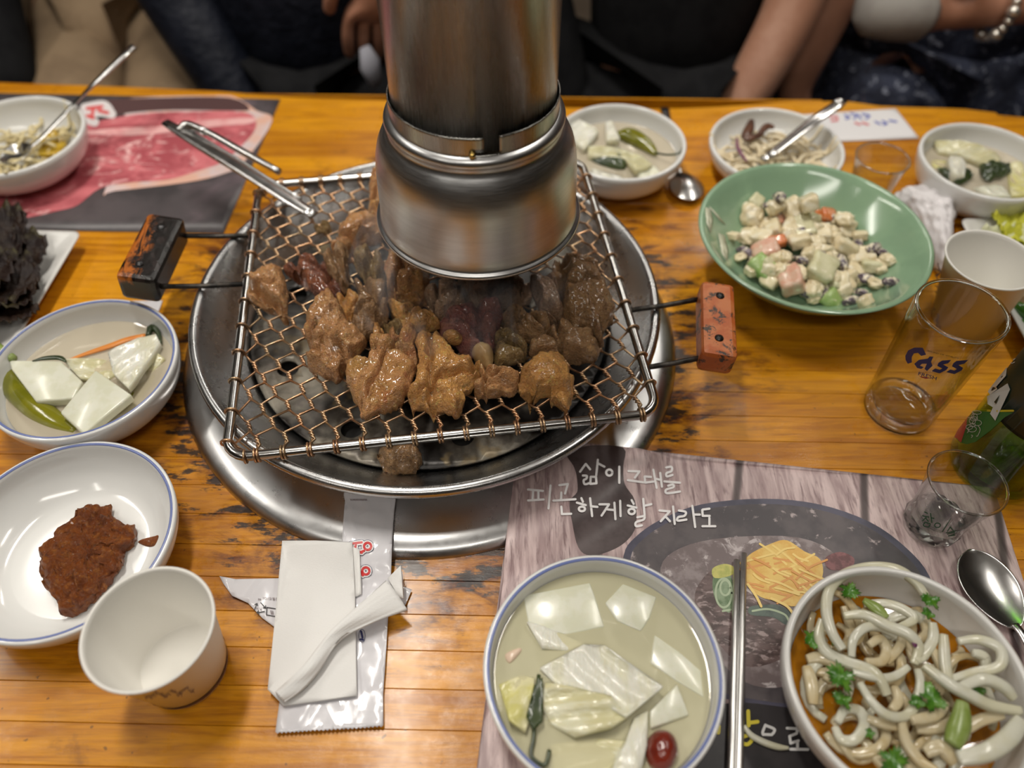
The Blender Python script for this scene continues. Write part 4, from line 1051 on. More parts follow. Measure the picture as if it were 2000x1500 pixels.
food('mushroom_strip', tube(catmull(pathpx(k((540, 350), (600, 290), (660, 300)), .030), 10), [.003, .0045, .0028], 8, flat=(1, .6)), m_mush, 'second shorter brown mushroom strip in the pale shreds', 'mushroom', 'brown bits in the tongs bowl')
food('purple_onion_strip', tube(catmull(pathpx(k((345, 390), (355, 480), (430, 590)), .027), 10), [.0012, .002, .001], 8), M('purple_onion', (.22, .08, .14), rough=.3), 'thin purple onion strip curving over the pale shreds', 'onion')
t2 = E('tongs', P(1500, 305, .030), 'small steel serving tongs standing in the bowl of pale shreds', 'tongs')
q0, q1, q2 = P(1490, 312, .030), P(1575, 247, .046), P(1640, 203, .066)
for s, zz in ((0, 0), (1, .005)):
    obj('tongs_arm', tube(catmull([q0 + Vector((.006 * s, 0, zz)), q1 + Vector((.004 * s, 0, zz)), q2 + Vector((0, 0, zz * .4))], 12), [.0035, .0045, .0062, .0066, .0070], 10, flat=(1, .22)), m_cut, t2)
obj('tongs_bend', tube([q2 + Vector((-.006, 0, .001)), q2 + Vector((0, .002, .002)), q2 + Vector((.006, 0, .001))], .0030, 8), m_cut, t2)
# ---- top right bowl
tT, zT, rT = bowl(.4685, .6441, .0005, .0640, .0445, .036, 'white bowl of mixed pickle with dark seaweed near the lettuce plate', m_porc, band=False)
k = K(1760, 220, 6.817); ZL = .0265
liquid(.4685, .6441, ZL, rT, m_broth2, 'pale brine in the bowl with the dark seaweed')
for ol, mm, lab, sd, hh in (
 (((440, 390), (700, 400), (1000, 480), (1330, 620), (1280, 690), (1050, 680), (760, 560), (520, 500)), m_cabb, 'long pale cabbage leaf at the back of the seaweed bowl', 1, .006),
 (((620, 640), (760, 590), (850, 700), (840, 860), (680, 860)), m_cabw, 'white cabbage lump left of the dark seaweed', 2, .010),
 (((1000, 960), (1380, 930), (1450, 1140), (1200, 1110)), m_radish, 'white radish block in front of the dark seaweed', 3, .007),
 (((1450, 640), (1640, 600), (1700, 1100), (1470, 1110)), m_yleaf, 'yellow pickled slice at the right of the seaweed bowl', 4, .006),
 (((430, 590), (620, 600), (600, 700), (450, 690)), m_yleaf, 'small yellow-green piece at the left of the seaweed bowl', 5, .005)):
    food('pickle_piece', ribbed(k(*ol), ZL - .001, hh, sd, ang=.5 * sd), mm, lab, 'pickle', 'pieces in the seaweed bowl')
for ol, lab in ((((1060, 700), (1240, 650), (1420, 690), (1450, 800), (1200, 900), (1070, 840)), 'dark seaweed bunch in the mixed pickle bowl'), (((480, 740), (640, 800), (840, 760), (960, 850), (800, 950), (620, 880)), 'dark seaweed strand along the near wall of the pickle bowl')):
    food('seaweed', blob(k(*ol), ZL + .001, .008, 3, amp=.4, freq=160, n=48, rings=9), m_dgreen, lab, 'seaweed')
# ---- top left bowl: bean sprouts
tL, zL_, rL = bowl(-.5112, .6872, .0010, .0715, .0440, .038, 'white bowl of bean sprouts with a spoon leaning in it', m_porc, band=False)
m_spr = M('bean_sprout', (.72, .62, .36), (.66, .54, .26), 40, rough=.3, coat=.3); m_egg = M('yellow_jelly', (.55, .36, .03), (.48, .30, .02), 40, rough=.25, coat=.4)
rn = random.Random(12)
for i in range(95):
    a = rn.random() * 6.28; r = .054 * sqrt(rn.random()); cx, cy = -.5112 + r * cos(a), .6872 + r * sin(a)
    z = zL_(r) + .006 + .021 * (1 - (r / .060) ** 2) * rn.random(); b = rn.random() * 6.28; L = rn.uniform(.010, .020)
    pth = catmull([(cx - L * cos(b), cy - L * sin(b), z), (cx + rn.uniform(-.006, .006), cy + rn.uniform(-.006, .006), z + .004), (cx + L * cos(b), cy + L * sin(b), z)], 8)
    pth = [Vector((q.x, q.y, max(q.z, zL_(hypot(q.x + .5112, q.y - .6872)) + .002))) for q in pth]
    food('bean_sprout', tube(pth, [.0016, .0017, .0014, .001], 6), m_spr, 'pale bean sprout in the bowl with the leaning spoon', 'bean sprout', 'bean sprouts')
k = K(0, 160, 3.571)
food('yellow_pickle', ribbed(k((300, 400), (380, 330), (450, 400), (400, 500), (280, 520)), .020, .006, 3), m_egg, 'yellow pickle slice at the right of the bean sprouts', 'pickle')
spoon(P(-2, 312, .0300), P(62, 285, .0355), P(262, 90, .0900), .036, 'long-handled steel spoon leaning in the bean sprout bowl', depth=.006, extra=[P(140, 208, .0500)])
spoon(P(1352, 392, .0075), P(1328, 335, .0085), P(1298, 212, .0060), .036, 'steel spoon on the table beside the whole-pepper bowl', depth=-.006)
spoon(P(1893, 1072, .0085), P(1986, 1228, .0080), P(2120, 1480, .0050), .040, 'steel spoon on the wood-print placemat beside the onion bowl', depth=.0055)

# ================================================================== plates with lettuce
def plate(corner, dx, dy, w_, h_, z0, label, H=.018):
    t = E('square_plate', (corner[0], corner[1], z0), label, 'plate', 'white square plates')
    c = Vector((corner[0], corner[1], 0)); ux = Vector((dx[0], dx[1], 0)).normalized(); uy = Vector((dy[0], dy[1], 0)).normalized()
    bm = bmesh.new(); N_ = 10
    def ring(ins, z):
        out = []
        for (sx, sy, a0) in ((0, 0, 180), (1, 0, 270), (1, 1, 0), (0, 1, 90)):
            rc = max(.001, .008 - ins * .15)
            for i in range(5):
                a = radians(a0 + 22.5 * i); X = (ins + rc) if sx == 0 else (w_ - ins - rc); Y = (ins + rc) if sy == 0 else (h_ - ins - rc)
                q = c + ux * (X + rc * cos(a)) + uy * (Y + rc * sin(a)); out.append(bm.verts.new((q.x, q.y, z)))
        return out
    L = [ring(.028, z0), ring(.022, z0), ring(.001, z0 + H - .002), ring(0, z0 + H - .0004), ring(.0022, z0 + H), ring(.006, z0 + H - .0015), ring(.024, z0 + .006), ring(.034, z0 + .0045)]
    for A, B in zip(L, L[1:]):
        for i in range(len(A)): bm.faces.new((A[i], A[(i + 1) % len(A)], B[(i + 1) % len(B)], B[i]))
    bm.faces.new(L[0]); bm.faces.new(L[-1])
    obj('plate_body', bm, m_mel, t, True)
    return t
plate((-.4095, .5690), (-1, .045), (-.045, -1), .20, .17, .0006, 'white square plate piled with dark red lettuce')
plate((.4330, .5880), (1, .02), (-.01, -1), .21, .185, .0006, 'white square plate with pale green lettuce and green chillies')
def leaf_mat(name, a1, a2, a3):
    a = N(name); v = a.coord('Object')
    c = a.mix(a.ramp(a.noise(v, 40, 5, .7, .6), .38, .62), a1, a2); c = a.mix(a.ramp(a.noise(v, 25, 4, .6), .58, .7), c, a3)
    a.color(c); a.set(Roughness=.40); a.b.inputs['Specular IOR Level'].default_value = .25; a.bump(a.noise(v, 110, 5, .7), .9, .003); return a.m
m_redl = leaf_mat('red_lettuce', (.030, .017, .011), (.014, .007, .006), (.055, .045, .016))
m_yel = leaf_mat('pale_lettuce', (.60, .58, .06), (.50, .52, .05), (.66, .66, .28)); m_wht = leaf_mat('lettuce_rib', (.70, .70, .48), (.66, .68, .40), (.60, .62, .25))
for i, (px, py, z, r, tl) in enumerate([(20, 560, .016, .036, (.1, .1)), (-30, 500, .018, .045, (0, .2)), (35, 510, .022, .030, (-.2, .3)), (-10, 600, .020, .034, (.2, -.2)), (30, 565, .030, .026, (-.3, 0)), (-45, 555, .032, .040, (.1, 0)), (10, 475, .026, .030, (0, .3)), (15, 610, .024, .024, (-.2, -.2))]):
    food('red_lettuce_leaf', ruffle(P(px, py, z), r, i + 2, tl, .20, 11), m_redl, 'crinkled dark red lettuce leaf on the square plate', 'lettuce', 'red lettuce leaves', solid=.0006)
for i, (px, py, z, r, mm, tl, lab) in enumerate([(1990, 447, .020, .030, m_yel, (-.1, .15), 'bright yellow-green crinkled lettuce leaf on the chilli plate'), (1985, 490, .018, .034, m_wht, (-.1, .1), 'white-ribbed pale lettuce leaf under the paper cup side'), (2050, 480, .016, .045, m_yel, (0, .1), 'broad yellow-green lettuce leaf at the outer side of the chilli plate')]):
    food('pale_lettuce_leaf', ruffle(P(px, py, z), r, i + 30, tl, .22, 9), mm, lab, 'lettuce', 'pale lettuce leaves', solid=.0008)
m_chil = M('green_chilli', (.035, .14, .012), (.05, .18, .02), 40, rough=.15, coat=.5)
food('green_chilli', tube(catmull([P(1972, 582, .016), P(1992, 602, .017), P(2030, 622, .018), P(2080, 640, .018)], 14), [.001, .0055, .007, .007], 10), m_chil, 'green chilli with its tip near the plate edge', 'chilli', 'green chillies')
food('green_chilli', tube(catmull([P(1990, 628, .014), P(2015, 632, .015), P(2050, 650, .016)], 14), [.001, .0055, .006], 10), m_chil, 'second green chilli lower on the lettuce plate', 'chilli', 'green chillies')
food('dip_lump', blob([(1975, 575), (2000, 560), (2030, 565), (2040, 590), (2000, 590)], .010, .012, 4, amp=.3, n=32), M('bean_dip', (.40, .24, .12), (.50, .34, .18), 80, rough=.4), 'small lump of brown bean dip behind the chillies', 'dip')
# ================================================================== cups, glasses, bottle
m_paper = M('cup_paper', (.78, .76, .71), rough=.6); m_print = M('grey_print', (.22, .17, .18), rough=.6)
def paper_cup(bx, by, tx, ty, h, rb, rt, z0, label):
    t = E('paper_cup', (bx, by, z0), label, 'paper cup', 'small white paper cups')
    Sh = Matrix(((1, 0, (tx - bx) / h), (0, 1, (ty - by) / h), (0, 0, 1)))
    pr = [(0, .004), (rb - .001, .004), (rb - .0008, 0), (rb, 0), (rb + (rt - rb) * .97, h * .97), (rt, h - .0022), (rt + .0012, h - .0018), (rt + .0014, h - .0006), (rt + .0004, h), (rt - .0007, h - .0008), (rt - .0012, h - .004), (rb + .0004, .0062), (rb - .001, .0052), (0, .0052)]
    obj('cup_body', lathe(pr, (bx, by, z0), 64, M3=Sh), m_paper, t)
    kk = (rt - rb) / h
    return t, kk, Sh
cup1, ck, Sh1 = paper_cup(-.2095, .1650, -.2067, .1635, .073, .0262, .0358, .0002, 'small white paper cup standing against the paste dish')
# printed band near the bottom and grey emblem on the side
obj('printed_band', lathe([(.0262 + ck * .0040 + .0005, .0040), (.0262 + ck * .0078 + .0005, .0078)], (-.2095, .1650, .0002), 64, M3=Sh1), M('brown_band', (.14, .07, .08), rough=.6), cup1)
mp = on_cone(-.2088, .1645, .0262, ck, .0013)
k = K(0, 825, 2.608); L = []
rn = random.Random(8)
for i in range(26):
    x = 740 + i * 9.5; y = 1395 - 22 * sin((x - 720) / 290 * pi * .5) * 0 - (x - 740) * .13 + 12 * sin(i * .8)
    L.append([(x, y), (x + rn.uniform(2, 16), y + rn.uniform(-14, 16)), (x + rn.uniform(6, 20), y + rn.uniform(-12, 12))])
obj('printed_emblem', strokes([k(*l) for l in L], 1.7, mp), m_print, cup1, False)
cup2, ck2, Sh2 = paper_cup(.4010, .4690, .3920, .4705, .073, .0262, .0352, .0002, 'white paper cup standing beside the plate behind the beer glass')
mp = on_cone(.4000, .4693, .0260, ck2, .0008)
L = []
for i in range(16):
    y = 520 + i * 11; L.append([(1828 + rn.uniform(-3, 6) + (i > 8) * 2, y - 6), (1833 + rn.uniform(-4, 6), y), (1828 + rn.uniform(-5, 8), y + 8)])
obj('printed_emblem', strokes(L, 2.2, mp), m_print, cup2, False)

m_glass = thin_glass('clear_glass', (.93, .94, .93), .01, 1.5, .85); m_glassb = thin_glass('thick_glass', (.90, .92, .91), .03, 1.75, .9)
a_ = N('solid_glass'); a_.color((.96, .98, .97)); a_.set(Roughness=.02); a_.b.inputs['Transmission Weight'].default_value = 1.0; a_.b.inputs['IOR'].default_value = 1.48; m_solid = a_.m
def glass(name, cx, cy, z0, prof_o, prof_i, label, base_t, group=None, facets=0):
    t = E(name, (cx, cy, z0), label, 'glass', group)
    obj('glass_wall', lathe(prof_o + prof_i, (cx, cy, z0), 96 if not facets else 72), m_glass, t)
    return t
CX, CY = .3125, .3718; h = .1150; rb, rt = .0272, .0314
oz = [(0, 0), (rb - .004, 0), (rb - .0012, .0012), (rb, .004), (rb + .0002, .009)] + [(rb + (rt - rb) * u, .010 + (h - .012) * u) for u in (.1, .3, .5, .7, .9, 1)] + [(rt - .0005, h - .0003), (rt - .0015, h)]
iz = [(rt - .0024, h - .0006)] + [(rb + (rt - rb) * u - .0022, .013 + (h - .016) * u) for u in (1, .8, .6, .4, .2, .05)] + [(rb - .004, .0105), (0, .0100)]
cass = glass('beer_glass', CX, CY, .0002, oz, iz, 'empty straight beer glass with blue lettering', .01)
obj('rim_bead', lathe([(rt - .0026 + .0013 + .0013 * cos(a), h - .0004 + .0011 * sin(a)) for a in [2 * pi * i / 8 for i in range(9)]], (CX, CY, .0002), 72), m_solid, cass)
obj('base_ring', lathe([(rb - .0065 + .0060 + .0000, .0012), (rb - .0008, .0050), (rb - .0012, .0085), (rb - .0055, .0092), (rb - .0075, .0055), (rb - .0060, .0012)], (CX, CY, .0002), 72, closed=True), m_solid, cass)
cass = [c for c in cass.children if c.name.startswith('glass_wall')][0]
mp = on_cone(CX, CY, rb - .0003, (rt - rb) / (h - .006), .0004)
k = K(1640, 520, 3.947)
m_navy = M('navy_ink', (.018, .022, .115), rough=.4); m_red = M('red_ink', (.35, .02, .03), rough=.4); m_black = M('dark_ink', (.02, .018, .02), rough=.5)
polyC = [(506, 690), (528, 648), (575, 627), (640, 628), (666, 682), (628, 692), (604, 668), (572, 672), (556, 700), (556, 742), (524, 752), (508, 722)]
polya = [(575, 752), (610, 722), (680, 712), (692, 696), (722, 698), (704, 738), (716, 768), (672, 808), (654, 790), (672, 752), (634, 752), (618, 766), (648, 778), (628, 792), (596, 784)]
polys = [(790, 727), (860, 722), (836, 748), (798, 758), (838, 780), (822, 800), (770, 826), (708, 808), (736, 788), (772, 798), (790, 788), (752, 768), (762, 744)]
polys2 = [(900, 730), (992, 722), (960, 752), (916, 762), (952, 784), (940, 804), (884, 832), (822, 816), (852, 796), (886, 804), (902, 792), (866, 772), (876, 748)]
bm = bmesh.new()
for pl in (polyC, polya, polys, polys2): fillpoly(k(*pl), mp, bm)
obj('blue_lettering', bm, m_navy, cass, False)
bm = text_px('FRESH', k((600, 838))[0], (33 / 3.947 * 1.62, 9.5 / 3.947 * 1.6), (10 / 3.947, -37 / 3.947), mp, bold=.01)
obj('small_lettering', bm, m_navy, cass, False)
obj('red_swoosh', fillpoly(k((612, 845), (660, 856), (700, 862), (665, 868), (630, 858)), mp), m_red, cass, False)
obj('slogan_lettering', text_px('SOUND OF VITALITY', k((675, 658))[0], (27 / 3.947 * .95, 6.2 / 3.947), (3 / 3.947, -15 / 3.947), mp), m_black, cass, False)
# soju glasses
def soju(cx, cy, z0, label, s=1.0):
    t = E('shot_glass', (cx, cy, z0), label, 'glass', 'soju glasses')
    H = .0600; prof = [(0, .002), (.0150, 0), (.0190, .0015), (.0195, .010), (.0190, .0150), (.0200, .028), (.0222, .044), (.0250, H - .0012), (.0254, H)]
    inn = [(.0243, H), (.0238, H - .0015), (.0208, .044), (.0182, .028), (.0168, .0185), (.0150, .0160), (0, .0150)]
    bm = lathe(prof[::1] + inn, (cx, cy, z0), 72)
    obj('glass_wall', bm, m_glass, t)
    # faceted foot
    n = 12; bm = bmesh.new(); R0 = []; R1 = []; R2 = []
    for i in range(n):
        a = 2 * pi * i / n
        R0.append(bm.verts.new((cx + .0178 * cos(a), cy + .0178 * sin(a), z0 + .0006)))
        R1.append(bm.verts.new((cx + .0202 * cos(a + pi / n), cy + .0202 * sin(a + pi / n), z0 + .0065)))
        R2.append(bm.verts.new((cx + .0188 * cos(a), cy + .0188 * sin(a), z0 + .0150)))
    for A, B, sh in ((R0, R1, 0), (R1, R2, 1)):
        for i in range(n):
            j = (i + 1) % n
            if sh == 0: bm.faces.new((A[i], A[j], B[i])); bm.faces.new((A[j], B[j], B[i]))
            else: bm.faces.new((A[i], A[j], B[j])); bm.faces.new((A[i], B[j], B[i]))
    bm.faces.new(R0[::-1]); bm.faces.new(R2)
    obj('faceted_foot', bm, m_solid, t, False)
    obj('rim_bead', lathe([(.0248 + .0009 * cos(a), H + .0008 * sin(a)) for a in [2 * pi * i / 8 for i in range(9)]], (cx, cy, z0), 64), m_solid, t)
    return t
sj = soju(.3020, .2660, .0012, 'faceted soju glass with green lettering in front of the bottle')
sj = [c for c in sj.children if c.name.startswith('glass_wall')][0]
mp = on_cone(.3020, .2660, .0188, .052, .0006)
k = K(1600, 780, 3)
m_gink = M('green_ink', (.015, .09, .03), rough=.4)
ch = [[(618, 660), (634, 668)], [(606, 682), (642, 690)], [(628, 690), (605, 712)], [(625, 697), (640, 715)], [(652, 668), (660, 722)], [(658, 695), (672, 697)], [(618, 722), (648, 728), (640, 748), (612, 740), (618, 722)],
      ell(693, 738, 17, 13, 10), [(770, 700), (722, 775)], [(752, 772), (770, 748)], [(768, 750), (790, 775)], [(745, 782), (800, 770)], [(752, 790), (790, 780), (785, 792), (755, 800), (795, 795)]]
obj('green_lettering', strokes([k(*l) for l in ch], 2.0, mp), m_gink, sj, False)
soju(.3545, .6260, .0002, 'clear soju glass between the white paper sleeve and the crumpled tissue')
# bottle
BX, BY, BRd = .3690, .3180, .0335
def tinted(name, tint, ior):
    return thin_glass(name, tint, .03, ior)
m_bot = tinted('green_bottle_glass', (.58, .82, .28), 1.5)
m_beer = thin_glass('beer_liquid', (.78, .70, .28), .05, 1.2)
bt = E('beer_bottle', (BX, BY, .0002), 'green glass beer bottle with dark label beside the soju glass', 'bottle')
bprof = [(0, .004), (.024, .0), (.0300, .0008), (BRd - .0004, .005), (BRd, .010), (BRd, .125), (.0320, .142), (.0262, .165), (.0195, .190), (.0150, .212), (.0138, .235), (.0142, .238), (.0150, .240), (.0150, .252), (.0138, .254)]
bin_ = [(.0105, .254), (.0108, .212), (.0160, .190), (.0230, .165), (.0288, .142), (.0304, .125), (.0304, .012), (.026, .008), (0, .009)]
obj('bottle_glass', lathe(bprof + bin_, (BX, BY, .0002), 72), m_bot, bt)
obj('beer', lathe([(0, .0095), (.0295, .0105), (.0298, .075), (0, .0755)], (BX, BY, .0002), 48), m_beer, bt)
# the label, wrapped on the shoulder side facing the glass
m_lab = M('label_dark_green', (.010, .022, .014), rough=.35); m_labg = M('label_green', (.012, .13, .03), rough=.4); m_labr = M('label_red', (.42, .045, .05), rough=.4)
m_labw = M('label_white', (.55, .57, .55), rough=.4); m_laby = M('label_yellow', (.55, .45, .02), rough=.4)
lb = [(BRd + .00025, z) for z in (.052, .064, .080, .100, .121)]
def arc(pr, a0, a1, mat, name, n=40):
    bm = bmesh.new(); rows = []
    for r, z in pr: rows.append([bm.verts.new((BX + r * cos(radians(a0 + (a1 - a0) * i / n)), BY + r * sin(radians(a0 + (a1 - a0) * i / n)), z + .0002)) for i in range(n + 1)])
    for A, B in zip(rows, rows[1:]):
        for i in range(n): bm.faces.new((A[i], A[i + 1], B[i + 1], B[i]))
    return obj(name, bm, mat, bt)
LZ = on_cone(BX, BY, BRd, 0.0, 0)(1950, 806).z
def cyl(e):
    f0 = on_cone(BX, BY, BRd, 0.0, e)
    def f(px, py):
        q = f0(px, py); z = max(.012, min(.20, q.z - .0002)); r = BRd
        for (r1, z1), (r2, z2) in zip(bprof[5:], bprof[6:]):
            if z1 <= z <= z2: r = r1 + (r2 - r1) * (z - z1) / (z2 - z1)
        d = Vector((q.x - BX, q.y - BY)).normalized() * (r + e)
        return Vector((BX + d.x, BY + d.y, z + .0002))
    return f
k = K(1780, 640, 4.168)
bt = arc([(BRd + .0003, z) for z in (LZ, .07, .095, .121)], -262, -118, m_lab, 'label')
bm = fillpoly(k((500, 668), (830, 690), (760, 730), (640, 840), (520, 930), (450, 948), (400, 938), (345, 890), (345, 850), (450, 700)), cyl(.0005), step=4)
obj('label_green_panel', bm, m_labg, bt, False)
obj('label_red_panel', fillpoly(k((345, 855), (400, 780), (452, 700), (448, 800), (405, 935), (350, 890)), cyl(.0007), step=4), m_labr, bt, False)
obj('label_yellow_line', strokes([k((500, 672), (640, 675)), k((700, 678), (828, 676))], 4, cyl(.0008)), m_laby, bt, False)
bm = bmesh.new()
fillpoly(k((783, 453), (803, 503), (683, 758), (640, 700), (664, 648), (620, 622), (616, 560), (640, 545)), cyl(.0010), bm)
fillpoly(k((700, 400), (778, 318), (770, 390), (690, 480), (700, 500), (640, 545), (622, 520), (640, 480)), cyl(.0010), bm)
obj('label_lettering', bm, m_labw, bt, False)
obj('letter_gap', fillpoly(k((720, 545), (690, 620), (672, 605)), cyl(.0013)), m_lab, bt, False)
rn = random.Random(2); L = []
for i in range(9):
    cx, cy = 500 + rn.uniform(-30, 35), 690 + i * 17; L.append(ell(cx, cy, rn.uniform(18, 38), rn.uniform(14, 30), 9))
L += [[(545, 800), (560, 830), (540, 880), (528, 882)], [(488, 875), (500, 880), (488, 895)], [(455, 820), (470, 835), (455, 855)]]
obj('label_hop_drawing', strokes([k(*l) for l in L], .9, cyl(.0009)), m_labw, bt, False)
obj('label_small_print', strokes([k((820, 240), (835, 225), (830, 262), (845, 250)), k((805, 270), (815, 290), (840, 280))], 1.2, cyl(.0008)), m_labw, bt, False)

# ================================================================== paper on the table
def print_wood():
    a = N('printed_planks'); v = a.coord('Pos', (5, .7, 1), (0, 0, radians(8)))
    c = a.mix(a.ramp(a.noise(v, 26, 5, .6, .5), .35, .65), S_(214, 192, 190), S_(166, 142, 142))
    c = a.mix(a.ramp(a.noise(v, 60, 4, .6, .3), .5, .7), c, S_(140, 116, 117))
    w_ = a.n('ShaderNodeTexWave', wave_type='BANDS', bands_direction='X'); w_.inputs['Scale'].default_value = 3.4; w_.inputs['Distortion'].default_value = .4
    a.l(a.coord('Pos', (1, 1, 1), (0, 0, radians(14))), w_.inputs['Vector'])
    c = a.mix(a.ramp(w_.outputs['Fac'], .0, .02, .9, 0), c, S_(60, 48, 48))
    a.color(c); a.set(Roughness=.42); return a.m
m_pw = print_wood()
TLc, TRc = P(1014, 866, .0), P(1968, 956, .0); ex = (TRc - TLc).normalized(); ey = Vector((ex.y, -ex.x, 0))
corn = [TLc, TLc + ex * .358, TLc + ex * .358 + ey * .252, TLc + ey * .252]
mat1 = E('placemat', (TLc.x + .17, TLc.y - .15, .0008), 'paper placemat printed with grey planks, a dark plate and white handwriting', 'placemat', 'printed paper placemats')
mat1 = obj('paper', sheet([(v.x, v.y) for v in corn], zs, .004, world=True), m_pw, mat1, True, solid=.0003)
def flat_print(name, px, mat, e, par, zf=zs, step=9):
    px = [(v.x, v.y) for v in catmull([(a, b, 0) for a, b in px], 4 * len(px), True)]
    return obj(name, fillpoly(px, on_z(zf, e), step=step), mat, par, True)
k = K(980, 860, 4)
flat_print('printed_pepper_mill', k((510, 95), (700, 40), (950, 60), (950, 200), (960, 340), (1040, 470), (1050, 650), (1000, 760), (880, 850), (700, 900), (600, 840), (550, 640), (530, 480), (590, 400), (585, 280), (560, 200)), M('mill_print', S_(92, 80, 80), S_(70, 58, 58), 30, rough=.42), .00028, mat1)
plate_px = [(1218, 1085), (1240, 1050), (1290, 1015), (1370, 985), (1490, 974), (1600, 985), (1700, 1020), (1770, 1070), (1815, 1125), (1830, 1200), (1800, 1290), (1700, 1360), (1580, 1385), (1450, 1372), (1330, 1335), (1250, 1265), (1212, 1170)]
flat_print('printed_plate_rim', plate_px, M('plate_rim_print', S_(86, 84, 102), S_(66, 64, 80), 20, rough=.42), .00030, mat1)
pc = (1515, 1180)
flat_print('printed_plate', [(pc[0] + (a - pc[0]) * .955, pc[1] + (b - pc[1]) * .95) for a, b in plate_px], M('plate_print', S_(72, 66, 70), S_(96, 88, 90), 24, .4, .6, rough=.42, c3=S_(178, 165, 165), scale3=60, lo3=.60, hi3=.68, coord='Pos'), .00040, mat1)
flat_print('printed_broth', [(1290, 1110), (1330, 1070), (1420, 1050), (1560, 1050), (1640, 1090), (1700, 1180), (1640, 1290), (1540, 1340), (1450, 1330), (1370, 1250), (1310, 1190)], M('broth_print', S_(118, 104, 104), S_(150, 138, 138), 60, .45, .6, rough=.42, c3=S_(196, 186, 186), scale3=90, lo3=.56, hi3=.66, coord='Pos'), .00050, mat1)
flat_print('printed_beef', [(1360, 1150), (1400, 1110), (1450, 1150), (1540, 1200), (1570, 1250), (1520, 1290), (1450, 1300), (1390, 1240), (1362, 1195)], M('beef_print', S_(112, 92, 90), S_(78, 62, 60), 70, rough=.42, coord='Pos', c3=S_(168, 150, 148), scale3=120, lo3=.52, hi3=.64, stretch=(1, 2, 1)), .00060, mat1)
k = K(1200, 1040, 3.261)
flat_print('printed_leek', k((640, 260), (700, 260), (750, 300), (745, 495), (690, 490), (640, 420), (625, 330)), M('leek_print', S_(96, 122, 84), S_(140, 160, 128), 90, rough=.42, coord='Pos'), .00070, mat1)
flat_print('printed_leek', k((860, 475), (960, 460), (1050, 465), (1130, 520), (1100, 590), (1010, 540), (870, 525)), M('leek_print_dark', S_(62, 78, 72), S_(90, 106, 96), 90, rough=.42, coord='Pos'), .00070, mat1)
flat_print('printed_leek', k((625, 230), (700, 200), (760, 220), (750, 270), (640, 290)), M('leek_print_yellow', S_(206, 200, 112), S_(170, 176, 90), 90, rough=.42, coord='Pos'), .00075, mat1)
obj('printed_leek_rings', strokes([k(*ell(697, 385, 52, 92)), k(*ell(706, 352, 32, 48)), k((690, 500), (740, 492)), k((880, 500), (980, 488), (1080, 520), (1110, 560))], 4.0, on_z(zs, .00078)), M('leek_light', S_(176, 192, 160), rough=.42), mat1, False)
egg_px = k((850, 150), (1000, 70), (1100, 50), (1210, 120), (1310, 170), (1325, 280), (1250, 380), (1150, 470), (1050, 440), (930, 410), (850, 330), (838, 240))
flat_print('printed_egg_strips', egg_px, M('egg_print', S_(228, 178, 84), S_(236, 200, 110), 80, rough=.42, coord='Pos'), .00080, mat1)
rn = random.Random(6); bmy = bmesh.new(); bmo = bmesh.new()
for i in range(34):
    a = rn.uniform(.15, .75) if rn.random() < .75 else rn.uniform(-.7, -.2)
    x, y = rn.uniform(880, 1270), rn.uniform(110, 400); L_ = rn.uniform(50, 120)
    l = k((x - L_ * cos(a), y - L_ * sin(a)), (x + rn.uniform(-15, 15), y + rn.uniform(-15, 15)), (x + L_ * cos(a), y + L_ * sin(a)))
    if 838 < x < 1320: strokes([l], 4.2, on_z(zs, .00085 + i * .000012), bmy if i % 2 else bmo)
strokes([k((850, 330), (900, 400), (935, 470)), k((1000, 420), (1100, 470), (1150, 540))], 5, on_z(zs, .0013), bmy)
obj('printed_egg_strand', bmy, M('egg_light', S_(246, 214, 128), rough=.42), mat1, False); obj('printed_egg_strand', bmo, M('egg_dark', S_(226, 160, 84), rough=.42), mat1, False)
flat_print('printed_jujube', [(1612, 1090), (1640, 1078), (1668, 1090), (1660, 1110), (1620, 1112)], M('jujube_print', S_(104, 60, 62), S_(140, 88, 90), 150, rough=.42, coord='Pos'), .00070, mat1)
flat_print('printed_dark_strip', [(1380, 1385), (1450, 1372), (1580, 1385), (1700, 1372), (1720, 1500), (1700, 1560), (1330, 1560), (1330, 1500), (1350, 1420)], M('black_print', S_(48, 44, 46), S_(36, 33, 35), 40, rough=.42), .00055, mat1)
k = K(980, 860, 4)
